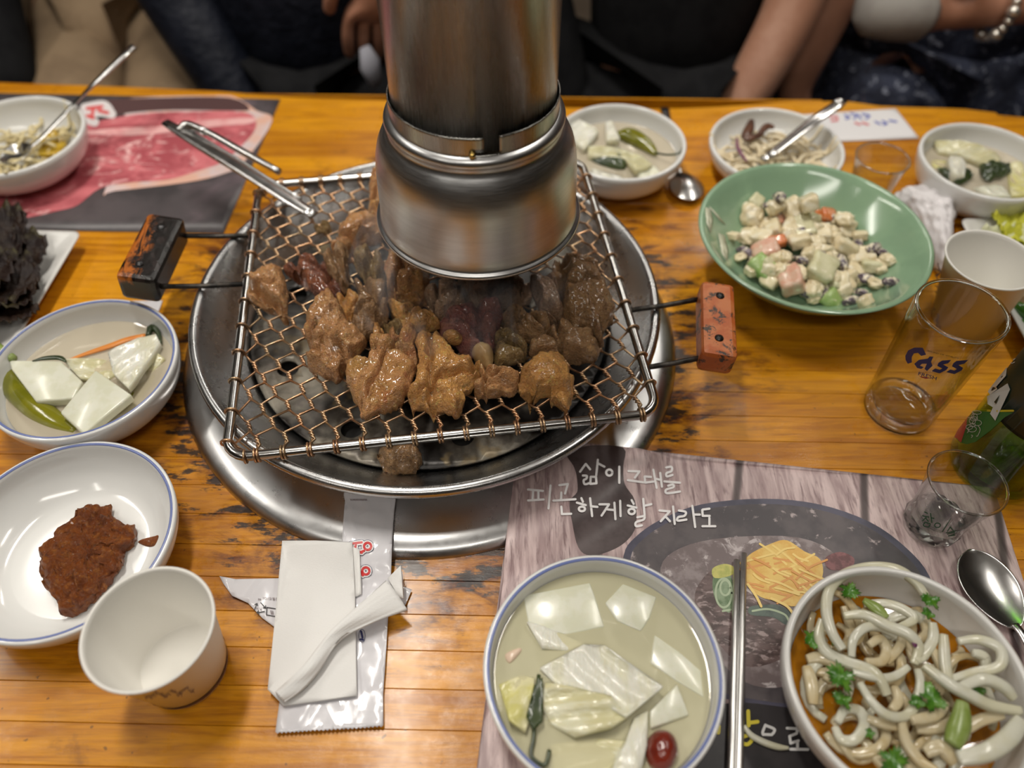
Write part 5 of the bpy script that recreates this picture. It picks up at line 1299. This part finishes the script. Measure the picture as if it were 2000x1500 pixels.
hw = [[(655, 185), (612, 245)], [(657, 185), (690, 226)], [(751, 152), (738, 272)], [(752, 180), (802, 206)], [(634, 275), (664, 278), (660, 300), (640, 312), (648, 342), (686, 334)], [(695, 285), (736, 285)], [(736, 285), (740, 336)], [(740, 336), (692, 340)], [(692, 340), (695, 285)],
      ell(840, 252, 24, 24), [(918, 206), (918, 332)], [(990, 240), (1076, 243)], [(1076, 243), (1040, 292)], [(985, 311), (1106, 328)],
      [(1118, 282), (1166, 286)], [(1116, 285), (1120, 330)], [(1120, 330), (1188, 322)], [(1184, 230), (1210, 371)], [(1200, 300), (1246, 310)], [(1238, 255), (1251, 362)],
      [(1285, 212), (1326, 208), (1326, 240), (1288, 256), (1290, 282), (1334, 270)], [(1270, 321), (1392, 331)], [(1300, 355), (1336, 345), (1340, 366), (1284, 386), (1292, 413), (1392, 400)],
      [(205, 384), (322, 395)], [(245, 400), (240, 462)], [(286, 400), (286, 462)], [(206, 470), (327, 462)], [(381, 353), (365, 532)],
      [(450, 350), (516, 341)], [(516, 341), (494, 416)], [(465, 408), (463, 462)], [(403, 471), (576, 460)], [(465, 518), (470, 576)], [(470, 576), (542, 574)],
      [(622, 452), (634, 480)], [(587, 487), (656, 506)], ell(626, 536, 24, 18), [(690, 453), (706, 592)], [(700, 516), (747, 520)],
      [(763, 500), (838, 500)], [(838, 500), (780, 588)], [(826, 540), (880, 545)], [(880, 488), (888, 616)], [(925, 473), (928, 592)],
      [(1015, 468), (1030, 496)], [(984, 509), (1052, 526)], ell(1015, 556, 25, 21), [(1105, 458), (1116, 586)], [(1110, 512), (1168, 499)], [(1060, 601), (1112, 594), (1106, 620), (1050, 640), (1050, 671), (1094, 664)],
      [(1233, 548), (1312, 555)], [(1312, 555), (1242, 632)], [(1282, 598), (1314, 632)], [(1338, 517), (1351, 653)], [(1384, 548), (1437, 560), (1426, 590), (1380, 600), (1374, 627), (1442, 619)], [(1489, 512), (1511, 677)], [(1500, 580), (1548, 580)],
      [(1570, 541), (1622, 534)], [(1566, 545), (1570, 590)], [(1570, 590), (1624, 590)], [(1622, 606), (1622, 664)], [(1568, 671), (1668, 671)]]
obj('white_handwriting', strokes([k(*l) for l in hw], 4.4, on_z(zs, .0007)), M('white_ink', (.92, .90, .90), rough=.42), mat1, False)
k = K(1200, 1040, 3.261)
obj('yellow_lettering', strokes([k((852, 1138), (855, 1230)), k((860, 1212), (912, 1205)), k((815, 1302), (860, 1292), (875, 1320), (850, 1348), (818, 1345)), k((665, 1235), (662, 1275))], 7.5, on_z(zs, .0009)), M('yellow_ink', S_(214, 198, 62), rough=.42), mat1, False)
obj('white_lettering', strokes([k((962, 1226), (945, 1270), (948, 1288)), k((948, 1286), (1002, 1288)), k((962, 1228), (1015, 1250), (1018, 1268), (1002, 1288)), k((1100, 1246), (1168, 1250)), k((1166, 1250), (1160, 1278)), k((1160, 1280), (1116, 1298)), k((1116, 1298), (1122, 1340)), k((1122, 1342), (1172, 1326)), k((1166, 1330), (1166, 1376)), k((1122, 1380), (1232, 1382))], 5.5, on_z(zs, .0009)), M('white_ink_soft', (.70, .69, .68), rough=.42), mat1, False)
food('loose_onion_strip', tube(catmull([P(*q, .0034) for q in k((826, 1230), (870, 1290), (950, 1335), (1040, 1365), (1110, 1372))], 18), [.0014, .002, .0022, .002, .001], 8), m_onion, 'stray sliced onion lying on the placemat lettering', 'onion')

def slate():
    return M('slate_print', S_(84, 78, 80), S_(66, 62, 64), 12, rough=.42, c3=S_(112, 98, 104), scale3=9, lo3=.5, hi3=.7, coord='Pos')
z2 = lambda x, y: .0008
m2c = [(-.2728, .8257), (-.2839, .5865), (-.76, .600), (-.76, .845)]
mat2 = E('placemat', (-.5, .70, .0006), 'paper placemat printed with raw marbled beef on slate', 'placemat', 'printed paper placemats')
mat2 = obj('paper', sheet(m2c, z2, .02, world=True), slate(), mat2, True, solid=.0003)
k = K(0, 160, 3.571)
def beef_mat():
    a = N('raw_beef_print'); v = a.coord('Pos', (1, 1.6, 1))
    c = a.mix(a.ramp(a.noise(v, 14, 6, .7, 1.4), .40, .58), S_(172, 82, 90), S_(214, 120, 126))
    c = a.mix(a.ramp(a.noise(v, 20, 6, .7, 2.0), .55, .66), c, S_(238, 190, 188)); a.color(c); a.set(Roughness=.42); return a.m
flat_print('printed_board', k((800, 130), (1500, 95), (1650, 110), (1790, 200), (1900, 270), (1700, 560), (1560, 640), (1300, 700), (800, 760), (730, 760), (900, 300)), M('fat_print', S_(224, 178, 158), S_(214, 196, 196), 20, rough=.42, coord='Pos'), .00025, mat2, z2, 20)
flat_print('printed_beef', k((-40, 480), (300, 380), (560, 300), (800, 250), (1050, 215), (1400, 205), (1650, 205), (1770, 240), (1780, 330), (1690, 440), (1550, 560), (1380, 620), (1180, 680), (920, 700), (700, 740), (540, 860), (400, 900), (230, 940), (50, 965), (-60, 960)), beef_mat(), .0004, mat2, z2, 20)
flat_print('printed_shadow', k((700, 130), (1100, 110), (1600, 110), (1740, 190), (1600, 200), (1200, 195), (900, 215), (780, 240), (740, 180)), M('shadow_print', S_(88, 64, 64), rough=.42), .0005, mat2, z2, 20)
flat_print('printed_fat_line', k((600, 350), (820, 320), (1100, 310), (1400, 270), (1760, 250), (1740, 290), (1500, 310), (1150, 355), (820, 375)), M('fat_line_print', S_(236, 184, 182), S_(222, 150, 152), 30, rough=.42, coord='Pos'), .0005, mat2, z2, 20)
lg = [[(590, 180), (720, 160), (770, 210)], [(600, 230), (700, 210), (780, 225)], [(620, 265), (660, 280)]]
obj('logo_outline', strokes([k(*l) for l in lg], 17, on_plane(.0015)), M('logo_white', (.75, .70, .70), rough=.42), mat2, False)
obj('logo_red', strokes([k((610, 185), (710, 172)), k((650, 190), (640, 245)), k((690, 200), (750, 215)), k((610, 235), (650, 250))], 7, on_plane(.0017)), M('logo_red', S_(218, 92, 92), rough=.42), mat2, False)

# ---- wet tissue, wrappers, sleeve, crumpled tissue
def wrap_mat():
    a = N('glossy_wrapper'); a.color((.70, .69, .72)); a.set(Roughness=.22); a.b.inputs['Coat Weight'].default_value = .4
    v = a.n('ShaderNodeTexVoronoi', feature='DISTANCE_TO_EDGE'); v.inputs['Scale'].default_value = 55; a.l(a.coord('Object', (1, .6, 1)), v.inputs['Vector'])
    a.bump(a.ramp(v.outputs['Distance'], 0, .3), .25, .0015); return a.m
m_wrap = wrap_mat()
k = K(400, 940, 2.884)
def zig(a, b, n, amp):
    out = []
    for i in range(n):
        t0, t1 = i / n, (i + .5) / n; dx, dy = b[0] - a[0], b[1] - a[1]; L_ = hypot(dx, dy)
        out += [(a[0] + dx * t0, a[1] + dy * t0), (a[0] + dx * t1 + dy / L_ * amp, a[1] + dy * t1 - dx / L_ * amp)]
    return out
zw2 = lambda x, y: zs(x, y) + .0012 + .0018 * abs(fbm((x, y, 0), 60, 3))
wr2 = E('tissue_wrapper', P(600, 1170, .001), 'torn wet tissue wrapper with black recycling mark under the folded tissue', 'wrapper', 'wet tissue wrappers')
wr2 = obj('wrapper_film', sheet(k((78, 528), (170, 545), (420, 540), (900, 560), (1050, 560), (1115, 515), (1120, 590), (1165, 605), (1130, 690), (900, 800), (420, 838), (320, 765), (240, 680), (150, 640), (100, 570)), zw2, .004), m_wrap, wr2, True, solid=.0002)
on2 = on_z(zw2, .0005)
tri = []
for q in range(3):                      # three chasing arrows
    an = radians(-95 + 120 * q); bn = an + radians(96); r_ = 33
    p0 = (310 + r_ * cos(an + .25), 714 + r_ * .92 * sin(an + .25)); p1 = (310 + r_ * cos(bn), 714 + r_ * .92 * sin(bn)); tri.append([p0, p1])
    hx, hy = p1[0] - p0[0], p1[1] - p0[1]; L_ = hypot(hx, hy); hx /= L_; hy /= L_
    tri.append([p1, (p1[0] - 11 * hx - 9 * hy, p1[1] - 11 * hy + 9 * hx)]); tri.append([p1, (p1[0] - 11 * hx + 9 * hy, p1[1] - 11 * hy - 9 * hx)])
tri += [[(350, 710), (425, 722)], [(350, 710), (347, 752)], [(347, 752), (425, 766)]]
obj('recycling_mark', strokes([k(*l) for l in tri], 1.7, on2), m_black, wr2, False)
sc_ = 1 / 2.884
bm = text_px('비닐', k((289, 723))[0], (19 * sc_, 2.5 * sc_), (-2.5 * sc_, -19 * sc_), on2)
text_px('PP', k((300, 672))[0], (18 * sc_, 2 * sc_), (-2 * sc_, -18 * sc_), on2, bm)
text_px('물 품', k((368, 747))[0], (26 * sc_, 4 * sc_), (-4 * sc_, -26 * sc_), on2, bm)
text_px('1O1요물품확', k((325, 664))[0], (20 * sc_, 2 * sc_), (-2 * sc_, -20 * sc_), on2, bm)
obj('small_print', bm, m_print, wr2, False)
zw1 = lambda x, y: zs(x, y) + .0026 + .0022 * abs(fbm((x, y, 0), 45, 8)) + .0006 * fbm((x, y, 0), 160, 2)
wr1 = E('tissue_wrapper', P(720, 1180, .001), 'opened long glossy wet tissue wrapper with red lettering', 'wrapper', 'wet tissue wrappers')
ol = zig((795, 82), (1090, 70), 13, 9) + [(1090, 72), (1075, 200), (1062, 380), (1050, 560), (1030, 800), (1015, 1050), (1003, 1200), (1005, 1375)] + zig((1005, 1375), (398, 1412), 26, 10) + [(398, 1412), (420, 1240), (600, 700), (780, 420), (795, 200), (800, 140), (793, 110)]
wr1 = obj('wrapper_film', sheet(k(*ol), zw1, .0032), m_wrap, wr1, True, solid=.0002)
on1 = lambda e: on_z(zw1, e)
red1 = [[(822, 352), (884, 344)], [(850, 350), (846, 385)], [(846, 388), (884, 402)], ell(917, 366, 20, 20, 10), [(868, 402), (896, 392)], ell(907, 505, 20, 20, 10), [(880, 512), (890, 530)]]
obj('lettering_outline', strokes([k(*l) for l in red1], 11.5, on1(.0007)), m_navy, wr1, False)
obj('lettering_border', strokes([k(*l) for l in red1], 9.8, on1(.0010)), M('white_border', (.8, .8, .8), rough=.4), wr1, False)
obj('red_lettering', strokes([k(*l) for l in red1], 4.6, on1(.0013)), M('red_letter', (.62, .03, .03), rough=.4), wr1, False)
obj('blue_mark', strokes([k(*l) for l in ([(880, 845), (888, 880)], [(878, 890), (890, 892)])], 4, on1(.0010)), m_navy, wr1, False)
obj('mark_outline', strokes([k(*ell(885, 870, 18, 36))], 1.0, on1(.0009)), m_navy, wr1, False)
obj('crimp_print', strokes([k((820 + i * 8, 100), (824 + i * 8, 108)) for i in range(12)], 1.2, on1(.0008)), m_print, wr1, False)
m_tissue = M('tissue', (.78, .77, .75), rough=.85, bump=.5, bscale=600, bdist=.0004, stretch=(1, 3, 1))
nk = E('wet_tissue', P(650, 1200, .006), 'folded damp white tissue with a twisted corner lying on the wrappers', 'tissue')
zn = lambda x, y: zs(x, y) + .0062 + .0010 * fbm((x, y, 0), 40, 4)
obj('tissue_layer', sheet(k((452, 365), (640, 372), (846, 385), (850, 640), (862, 1215), (640, 1248), (450, 1272), (362, 1182), (400, 800)), zn, .005), m_tissue, nk, True, solid=.0016)
obj('tissue_layer', sheet(k((835, 400), (884, 420), (886, 640), (846, 660)), lambda x, y: zn(x, y) - .0015, .005), m_tissue, nk, True, solid=.0010)
U = [(395, 1188, .010), (470, 1120, .014), (560, 1030, .016), (700, 850, .019), (860, 690, .021), (1015, 545, .020)]
Lw = [(452, 1245, .010), (540, 1180, .012), (640, 1070, .013), (765, 895, .014), (940, 800, .016), (1142, 725, .014)]
bm = bmesh.new(); rows = []
nU = 30
Uw = catmull([P(*k((a, b))[0], z) for a, b, z in U], nU); Lw_ = catmull([P(*k((a, b))[0], z) for a, b, z in Lw], nU)
for i in range(nU):
    row = []
    for j in range(15):
        t = j / 14; q = Uw[i].lerp(Lw_[i], t)
        s = i / (nU - 1); arch = sin(pi * min(1, t * 1.05)) * .0045 * (1 - .35 * s)
        if t < .12: q.z -= (.12 - t) * .05
        row.append(bm.verts.new(q + Vector((0, 0, arch + .0006 * sin(40 * t + 8 * s)))))
    rows.append(row)
for A, B in zip(rows, rows[1:]):
    for j in range(14): bm.faces.new((A[j], A[j + 1], B[j + 1], B[j]))
obj('twisted_corner', bm, m_tissue, nk, True, solid=.0014)
obj('tissue_tip', sheet(k((1040, 580), (1116, 520), (1128, 690), (1100, 680)), lambda x, y: zs(x, y) + .012, .004), m_tissue, nk, True, solid=.0010)
sl_px = [(1544, 222), (1751, 208), (1797, 266), (1640, 272)]
slv = E('paper_sleeve', P(1690, 240, .001), 'white paper chopstick sleeve with blue and red print at the far table edge', 'paper sleeve')
slv = obj('paper', sheet(sl_px, lambda x, y: .0012, .01), M('sleeve_paper', (.76, .75, .76), rough=.6), slv, True, solid=.0008)
k = K(1360, 180, 4.348)
obj('blue_print', strokes([k(*l) for l in ([(1260, 190), (1300, 215), (1270, 225)], [(1310, 180), (1360, 195), (1340, 225)], [(1370, 190), (1400, 225)], [(1410, 185), (1470, 200), (1440, 225)], [(1520, 250), (1560, 270)], [(1580, 245), (1620, 265), (1590, 275)], [(1640, 240), (1700, 250)])], 3.6, on_plane(.0020)), M('blue_ink', S_(110, 120, 190), rough=.5), slv, False)
obj('red_print', strokes([k(*l) for l in ([(1140, 215), (1190, 205), (1200, 240)], [(1150, 245), (1190, 240)], [(1350, 260), (1390, 275)], [(1410, 258), (1460, 275)])], 4.0, on_plane(.0020)), M('red_ink2', S_(215, 120, 125), rough=.5), slv, False)
def crumple(px, z, h, seed):
    bm = blob(px, z, h, seed, n=84, rings=22, amp=.0, p=2, q=.5)
    for v in bm.verts:
        n1 = 1 - abs(noise.noise(v.co * 75 + Vector((seed, 0, 0)))) * 2; n2 = 1 - abs(noise.noise(v.co * 160 + Vector((0, seed, 0)))) * 2
        v.co += (v.co - P(1815, 430, z)).normalized() * (.0050 * n1 + .002 * n2)
        v.co.z = max(v.co.z, z)
    return bm
obj('crumpled_tissue', crumple([(1750, 398), (1780, 378), (1820, 388), (1852, 415), (1850, 445), (1852, 485), (1838, 525), (1815, 490), (1790, 440)], .0003, .030, 5), M('soft_tissue', (.74, .71, .72), rough=.9), label='crumpled white tissue wedged between the green bowl and paper cup', cat='tissue')
obj('foil_scrap', sheet([(250, 584), (316, 583), (305, 610), (285, 598)], lambda x, y: .001 + .002 * abs(fbm((x, y, 0), 90, 1)), .004), m_wrap, smooth=True, label='small torn silver wrapper scrap under the charred grill handle', cat='wrapper', solid=.0002)
# ---- chopsticks
m_chop = steel('chopstick_steel', (.80, .79, .77), .40, 0, bump=.02)
for a, b, lab in (((1439, 1094), (1427, 1560), 'steel chopstick lying nearer the jujube bowl'), ((1453, 1081), (1441, 1560), 'steel chopstick lying nearer the onion bowl')):
    z = .0040
    A_, B_ = P(*a, z), P(*b, z); B_ = A_ + (B_ - A_).normalized() * .22
    bm = tube([A_, A_.lerp(B_, .3), A_.lerp(B_, .65), B_], [.0021, .0024, .0029, .0032], 12, flat=(1, .9))
    obj('chopstick', bm, m_chop, label=lab, cat='chopstick', group='pair of steel chopsticks')
# ================================================================== people on the far bench
m_skin = M('skin', (.50, .27, .18), (.44, .22, .14), 30, rough=.5, sss=.1); m_skin2 = M('skin_tanned', (.44, .215, .135), (.38, .18, .11), 30, rough=.5, sss=.1)
m_black = M('black_cotton', (.006, .006, .007), (.010, .010, .011), 30, rough=.9, spec=.2); m_navyj = M('navy_quilting', (.004, .006, .013), (.009, .011, .020), 25, rough=.6, bump=.6, bscale=14, bdist=.02, spec=.3)
m_khaki = M('khaki_cotton', (.26, .18, .105), (.20, .135, .078), 12, rough=.85, bump=.5, bscale=20, bdist=.01); m_hair = M('black_hair', (.012, .010, .009), (.03, .024, .02), 200, rough=.4, stretch=(1, 1, .1))
m_dress = M('speckled_dress', (.010, .013, .030), (.035, .042, .075), 26, .45, .6, rough=.8, c3=(.30, .32, .40), scale3=70, lo3=.56, hi3=.66); m_eye = M('eye', (.03, .02, .015), rough=.1)
m_grey = M('pale_grey_cloth', (.34, .325, .30), (.30, .28, .26), 20, rough=.8)
def skin(name, V, Ed, mat, parent, sub=2):
    bm = bmesh.new(); lay = bm.verts.layers.skin.verify(); vs = []
    for i, (co, r) in enumerate(V):
        v = bm.verts.new(co); v[lay].radius = (r, r) if not isinstance(r, tuple) else r; v[lay].use_root = (i == 0); vs.append(v)
    for a, b in Ed: bm.edges.new((vs[a], vs[b]))
    me = bpy.data.meshes.new(name); off = Vector(parent.location); bmesh.ops.translate(bm, verts=bm.verts[:], vec=-off); bm.to_mesh(me); bm.free()
    o = bpy.data.objects.new(name, me); COL.objects.link(o); o.parent = parent; me.materials.append(mat)
    s = o.modifiers.new('skin', 'SKIN'); s.use_smooth_shade = True; s.branch_smoothing = .6
    if sub: m = o.modifiers.new('sub', 'SUBSURF'); m.levels = m.render_levels = sub
    return o
def chain(V, Ed, start, pts):
    p = start; ids = []
    for co, r in pts:
        V.append((Vector(co), r)); Ed.append((p, len(V) - 1)); p = len(V) - 1; ids.append(p)
    return ids
def hand(V, Ed, wrist_i, wrist, d, side, nrm, curl=.5, s=1.0):
    """palm and five fingers grown from the wrist; d along the hand, side towards the thumb, nrm the palm normal"""
    d, side, nrm = Vector(d).normalized(), Vector(side).normalized(), Vector(nrm).normalized(); w = Vector(wrist)
    pi_ = chain(V, Ed, wrist_i, [(w + d * .035 * s, .026 * s), (w + d * .075 * s, .028 * s)])[-1]
    for f, (off, L) in enumerate(((.030, .068), (.010, .078), (-.010, .072), (-.029, .056))):
        b = w + d * .082 * s + side * off * s; d1 = (d + nrm * curl * .4).normalized(); d2 = (d + nrm * curl * 1.3).normalized(); d3 = (d * .6 + nrm * curl * 2.0).normalized()
        p1 = b + d1 * L * .45 * s; p2 = p1 + d2 * L * .32 * s; p3 = p2 + d3 * L * .25 * s
        chain(V, Ed, pi_, [(b, .0095 * s), (p1, .0088 * s), (p2, .0080 * s), (p3, .0066 * s)])
    tb_ = w + d * .030 * s + side * .030 * s
    chain(V, Ed, pi_ - 1, [(tb_, .012 * s), (tb_ + (d * .7 + side * .7).normalized() * .032 * s, .0100 * s), (tb_ + (d * .9 + side * .5 + nrm * curl * .5).normalized() * .058 * s, .0085 * s)])
def person(x, y, label, top, trs, arms, skinm, knees, lean=0, long_sleeve=(1, 1), shoulder=.185, face=True, skirt=False, wide=1.0, name='person', pelvis=None):
    """seated facing the table; arms = two (shoulder-offset sign, elbow, wrist, hand dir, thumb dir, palm normal, curl)"""
    t = E(name, (x, y, -.29), label, 'person')
    px, py = pelvis or (x, y)
    pel = Vector((px, py, -.185)); wst = Vector((px * .5 + x * .5, py - .01 + lean * .3, -.02)); chs = Vector((x, y + lean, .17)); nb = Vector((x, y + lean + .01, .335)); hd = Vector((x, y + lean - .015, .455)); ht = Vector((x, y + lean - .005, .535))
    V = [(pel, .105 * wide), (wst, .105 * wide), (chs, .115 * wide), (nb, .052), (hd, .078), (ht, .072)]; Ed = [(0, 1), (1, 2), (2, 3), (3, 4), (4, 5)]
    V.append((hd + Vector((0, -.092, -.005)), .014)); Ed.append((4, 6))                     # nose
    for s, el, wr, hdv, th, nm, cu in arms:
        sh = Vector((x + s * shoulder, y + lean + .005, .275))
        ids = chain(V, Ed, 2, [(sh, .056), (Vector(el), .041), (Vector(el).lerp(Vector(wr), .4), .038), (Vector(wr), .0265)])
        hand(V, Ed, ids[-1], wr, hdv, th, nm, cu)
    for s, kn in knees:
        chain(V, Ed, 0, [(pel + Vector((s * .09, -.06, 0)), .075), (Vector(kn), .052), (Vector((kn[0], kn[1] + .02, -.66)), .036), (Vector((kn[0], kn[1] - .05, -.70)), .032), (Vector((kn[0], kn[1] - .15, -.71)), .026)])
    skin('body', V, Ed, skinm, t)
    # clothing
    V = [(pel + Vector((0, -.01, .05)), .138 * wide), (wst, .135 * wide), (chs, .148 * wide), (nb + Vector((0, 0, -.04)), .075)]; Ed = [(0, 1), (1, 2), (2, 3)]
    for (s, el, wr, *_), ls in zip(arms, long_sleeve):
        sh = Vector((x + s * shoulder, y + lean + .005, .275)); el = Vector(el); wr = Vector(wr)
        pts = [(sh, .074), (sh.lerp(el, .6), .066)]
        if ls >= 1: pts += [(el, .058), (el.lerp(wr, .5), .052), (el.lerp(wr, .9), .043)]
        elif ls > 0: pts += [(sh.lerp(el, .6 + .4 * ls), .064)]
        chain(V, Ed, 2, pts)
    skin('top', V, Ed, top, t)
    V = [(pel, .132 * wide)]; Ed = []
    for s, kn in knees:
        h0 = pel + Vector((s * .09, -.06, .0)); kn = Vector(kn)
        chain(V, Ed, 0, [(h0, .096), (h0.lerp(kn, .5), .088), (kn, .072), (Vector((kn[0], kn[1] + .02, -.45)), .062), (Vector((kn[0], kn[1] + .02, -.64)), .055)])
    skin('skirt' if skirt else 'trousers', V, Ed, trs, t)
    bm = bmesh.new(); bmesh.ops.create_uvsphere(bm, u_segments=24, v_segments=16, radius=1)
    for v in bm.verts:
        c = v.co; v.co = hd + Vector((c.x * .088, c.y * .098 + .018, c.z * .105 + .04))
    obj('hair', bm, m_hair, t)
    for s in (-1, 1):
        bm = bmesh.new(); bmesh.ops.create_uvsphere(bm, u_segments=10, v_segments=8, radius=.011)
        bmesh.ops.translate(bm, verts=bm.verts[:], vec=hd + Vector((s * .032, -.075, .015))); obj('eye', bm, m_eye, t)
    return t
bench = E('bench', (-.1, 1.27, FLOOR), 'long dark wooden bench the diners sit on', 'bench')
obj('bench_seat', box((-.1, 1.27, -.3375), (2.3, .42, .045)), m_wood_dark, bench, False, bevel=.006)
for bx in (-1.15, -.1, .95):
    for by in (1.12, 1.42): obj('bench_leg', box((bx, by, (FLOOR - .36) / 2), (.06, .06, -.36 - FLOOR)), m_wood_dark, bench, False, bevel=.004)
# A: black sleeves, khaki trousers
person(-.66, 1.36, 'diner in black top and khaki trousers sitting back from the beef placemat', m_black, m_khaki,
       ((-1, (-.80, 1.20, .01), (-.735, 1.02, -.15), (.15, -.9, -.6), (1, .2, 0), (0, 0, -1), .5), (1, (-.44, 1.50, .03), (-.52, 1.46, -.10), (-.8, -.2, -.1), (-.3, .6, .6), (0, 0, -1), .4)),
       m_skin, ((-1, (-.64, 1.00, -.165)), (1, (-.50, 1.00, -.150))), long_sleeve=(1, 1))
# B: navy quilted jacket, hand near the hood pipe
person(-.30, 1.13, 'diner in dark navy quilted jacket with one hand beside the hood pipe', m_navyj, m_black,
       ((-1, (-.475, 1.09, .035), (-.360, .985, -.17), (.6, -.5, -.35), (.2, .3, .8), (0, 0, -1), .5), (1, (-.075, 1.06, .13), (-.165, .985, .105), (-.18, -.10, -1), (-.9, -.3, .1), (0, .6, -.2), .5)),
       m_skin2, ((-1, (-.40, .76, -.20)), (1, (-.21, .76, -.20))), lean=-.02, wide=1.0)
# C: black T-shirt, bare forearm
person(.235, 1.12, 'diner in plain black t-shirt with a bare forearm lowered behind the table', m_black, m_black,
       ((-1, (.02, 1.10, .03), (.10, 1.02, -.20), (.6, -.4, -.3), (0, .4, .8), (0, 0, -1), .4), (1, (.372, 1.015, .015), (.290, .935, -.125), (-.6, -.3, -.5), (-.3, .4, .6), (0, .4, -.6), .4)),
       m_skin, ((-1, (.14, .76, -.20)), (1, (.33, .76, -.20))), long_sleeve=(1, .85), wide=1.08, shoulder=.165)
# D: speckled dress, bracelet
pd_ = person(.66, 1.14, 'diner in speckled navy dress holding a pale cloth, bracelet on the wrist', m_dress, m_dress,
       ((-1, (.445, 1.08, .04), (.405, 1.03, -.115), (.3, -.5, -.6), (.8, .3, 0), (0, .5, -.5), .4), (1, (.86, 1.00, .085), (.590, .955, .045), (-1, -.05, -.05), (0, -.3, .9), (0, 1, -.2), .9)),
       m_skin2, ((-1, (.57, .76, -.20)), (1, (.76, .76, -.20))), long_sleeve=(.5, .5), skirt=True, wide=1.05)
m_brc = M('silver_beads', (.62, .58, .52), rough=.2, metal=.8)
bm = bmesh.new()
for i in range(20):
    a = 2 * pi * i / 20; q = Vector((.600 + .004 * sin(a), .955 + .034 * cos(a), .046 + .034 * sin(a)))
    bmesh.ops.create_uvsphere(bm, u_segments=8, v_segments=6, radius=.0058 if i % 3 else .0085, matrix=Matrix.Translation(q))
obj('bracelet', bm, m_brc, pd_, label='beaded silver bracelet')
obj('held_cloth', tube([Vector((.425, .955, .050)), Vector((.440, .952, .050)), Vector((.475, .950, .046)), Vector((.505, .950, .042)), Vector((.515, .951, .040))], [.018, .034, .036, .034, .024], 16), m_grey, label='pale grey rolled cloth held in the hand of the bracelet wearer', cat='cloth')
# the tissue the navy-jacket diner holds
obj('held_tissue', tube([Py(712, 92, .955), Py(722, 125, .952), Py(735, 165, .95)], [.008, .018, .012], 14, flat=(1, .5)), M('held_tissue', (.30, .30, .34), rough=.9), label='greyish tissue hanging from the hand beside the hood pipe', cat='tissue')

# ================================================================== smoke under the hood
def smoke_mat():
    a = N('thin_smoke'); t = a.t; t.nodes.remove(a.b)
    v = a.coord('Object', (1, 1, .30)); n1 = a.noise(v, 38, 3, .55, 1.5)
    d = a.math('MULTIPLY', a.ramp(n1, .52, .74), 13.0)
    vol = a.n('ShaderNodeVolumeScatter'); vol.inputs['Color'].default_value = (.92, .90, .95, 1); a.l(d, vol.inputs['Density']); a.l(vol.outputs[0], a.out.inputs['Volume']); return a.m
sm = lathe([(0, .070), (.070, .074), (.088, .085), (.085, .10), (.072, .125), (.062, .150), (.050, .175), (0, .18)], (HX - .018, HY - .012, 0), 32)
obj('smoke', sm, smoke_mat(), label='thin smoke rising from the meat into the hood', cat='smoke', kind='stuff')

wq = [Vector((-.034, .392, .088)), Vector((-.036, .396, .102)), Vector((-.030, .402, .116)), Vector((-.033, .410, .132)), Vector((-.028, .422, .150))]
a_ = N('smoke_wisp'); a_.t.nodes.remove(a_.b); vol = a_.n('ShaderNodeVolumeScatter'); vol.inputs['Color'].default_value = (.95, .94, .97, 1)
a_.l(a_.math('MULTIPLY', a_.ramp(a_.noise(a_.coord('Object', (1, 1, .4)), 110, 3), .40, .66), 110.0), vol.inputs['Density']); a_.l(vol.outputs[0], a_.out.inputs['Volume'])
obj('smoke', tube(catmull(wq, 20), [.0014, .0026, .004, .0056, .0075], 12), a_.m, label='narrow white wisp of smoke in front of the dark red meat', cat='smoke', kind='stuff')
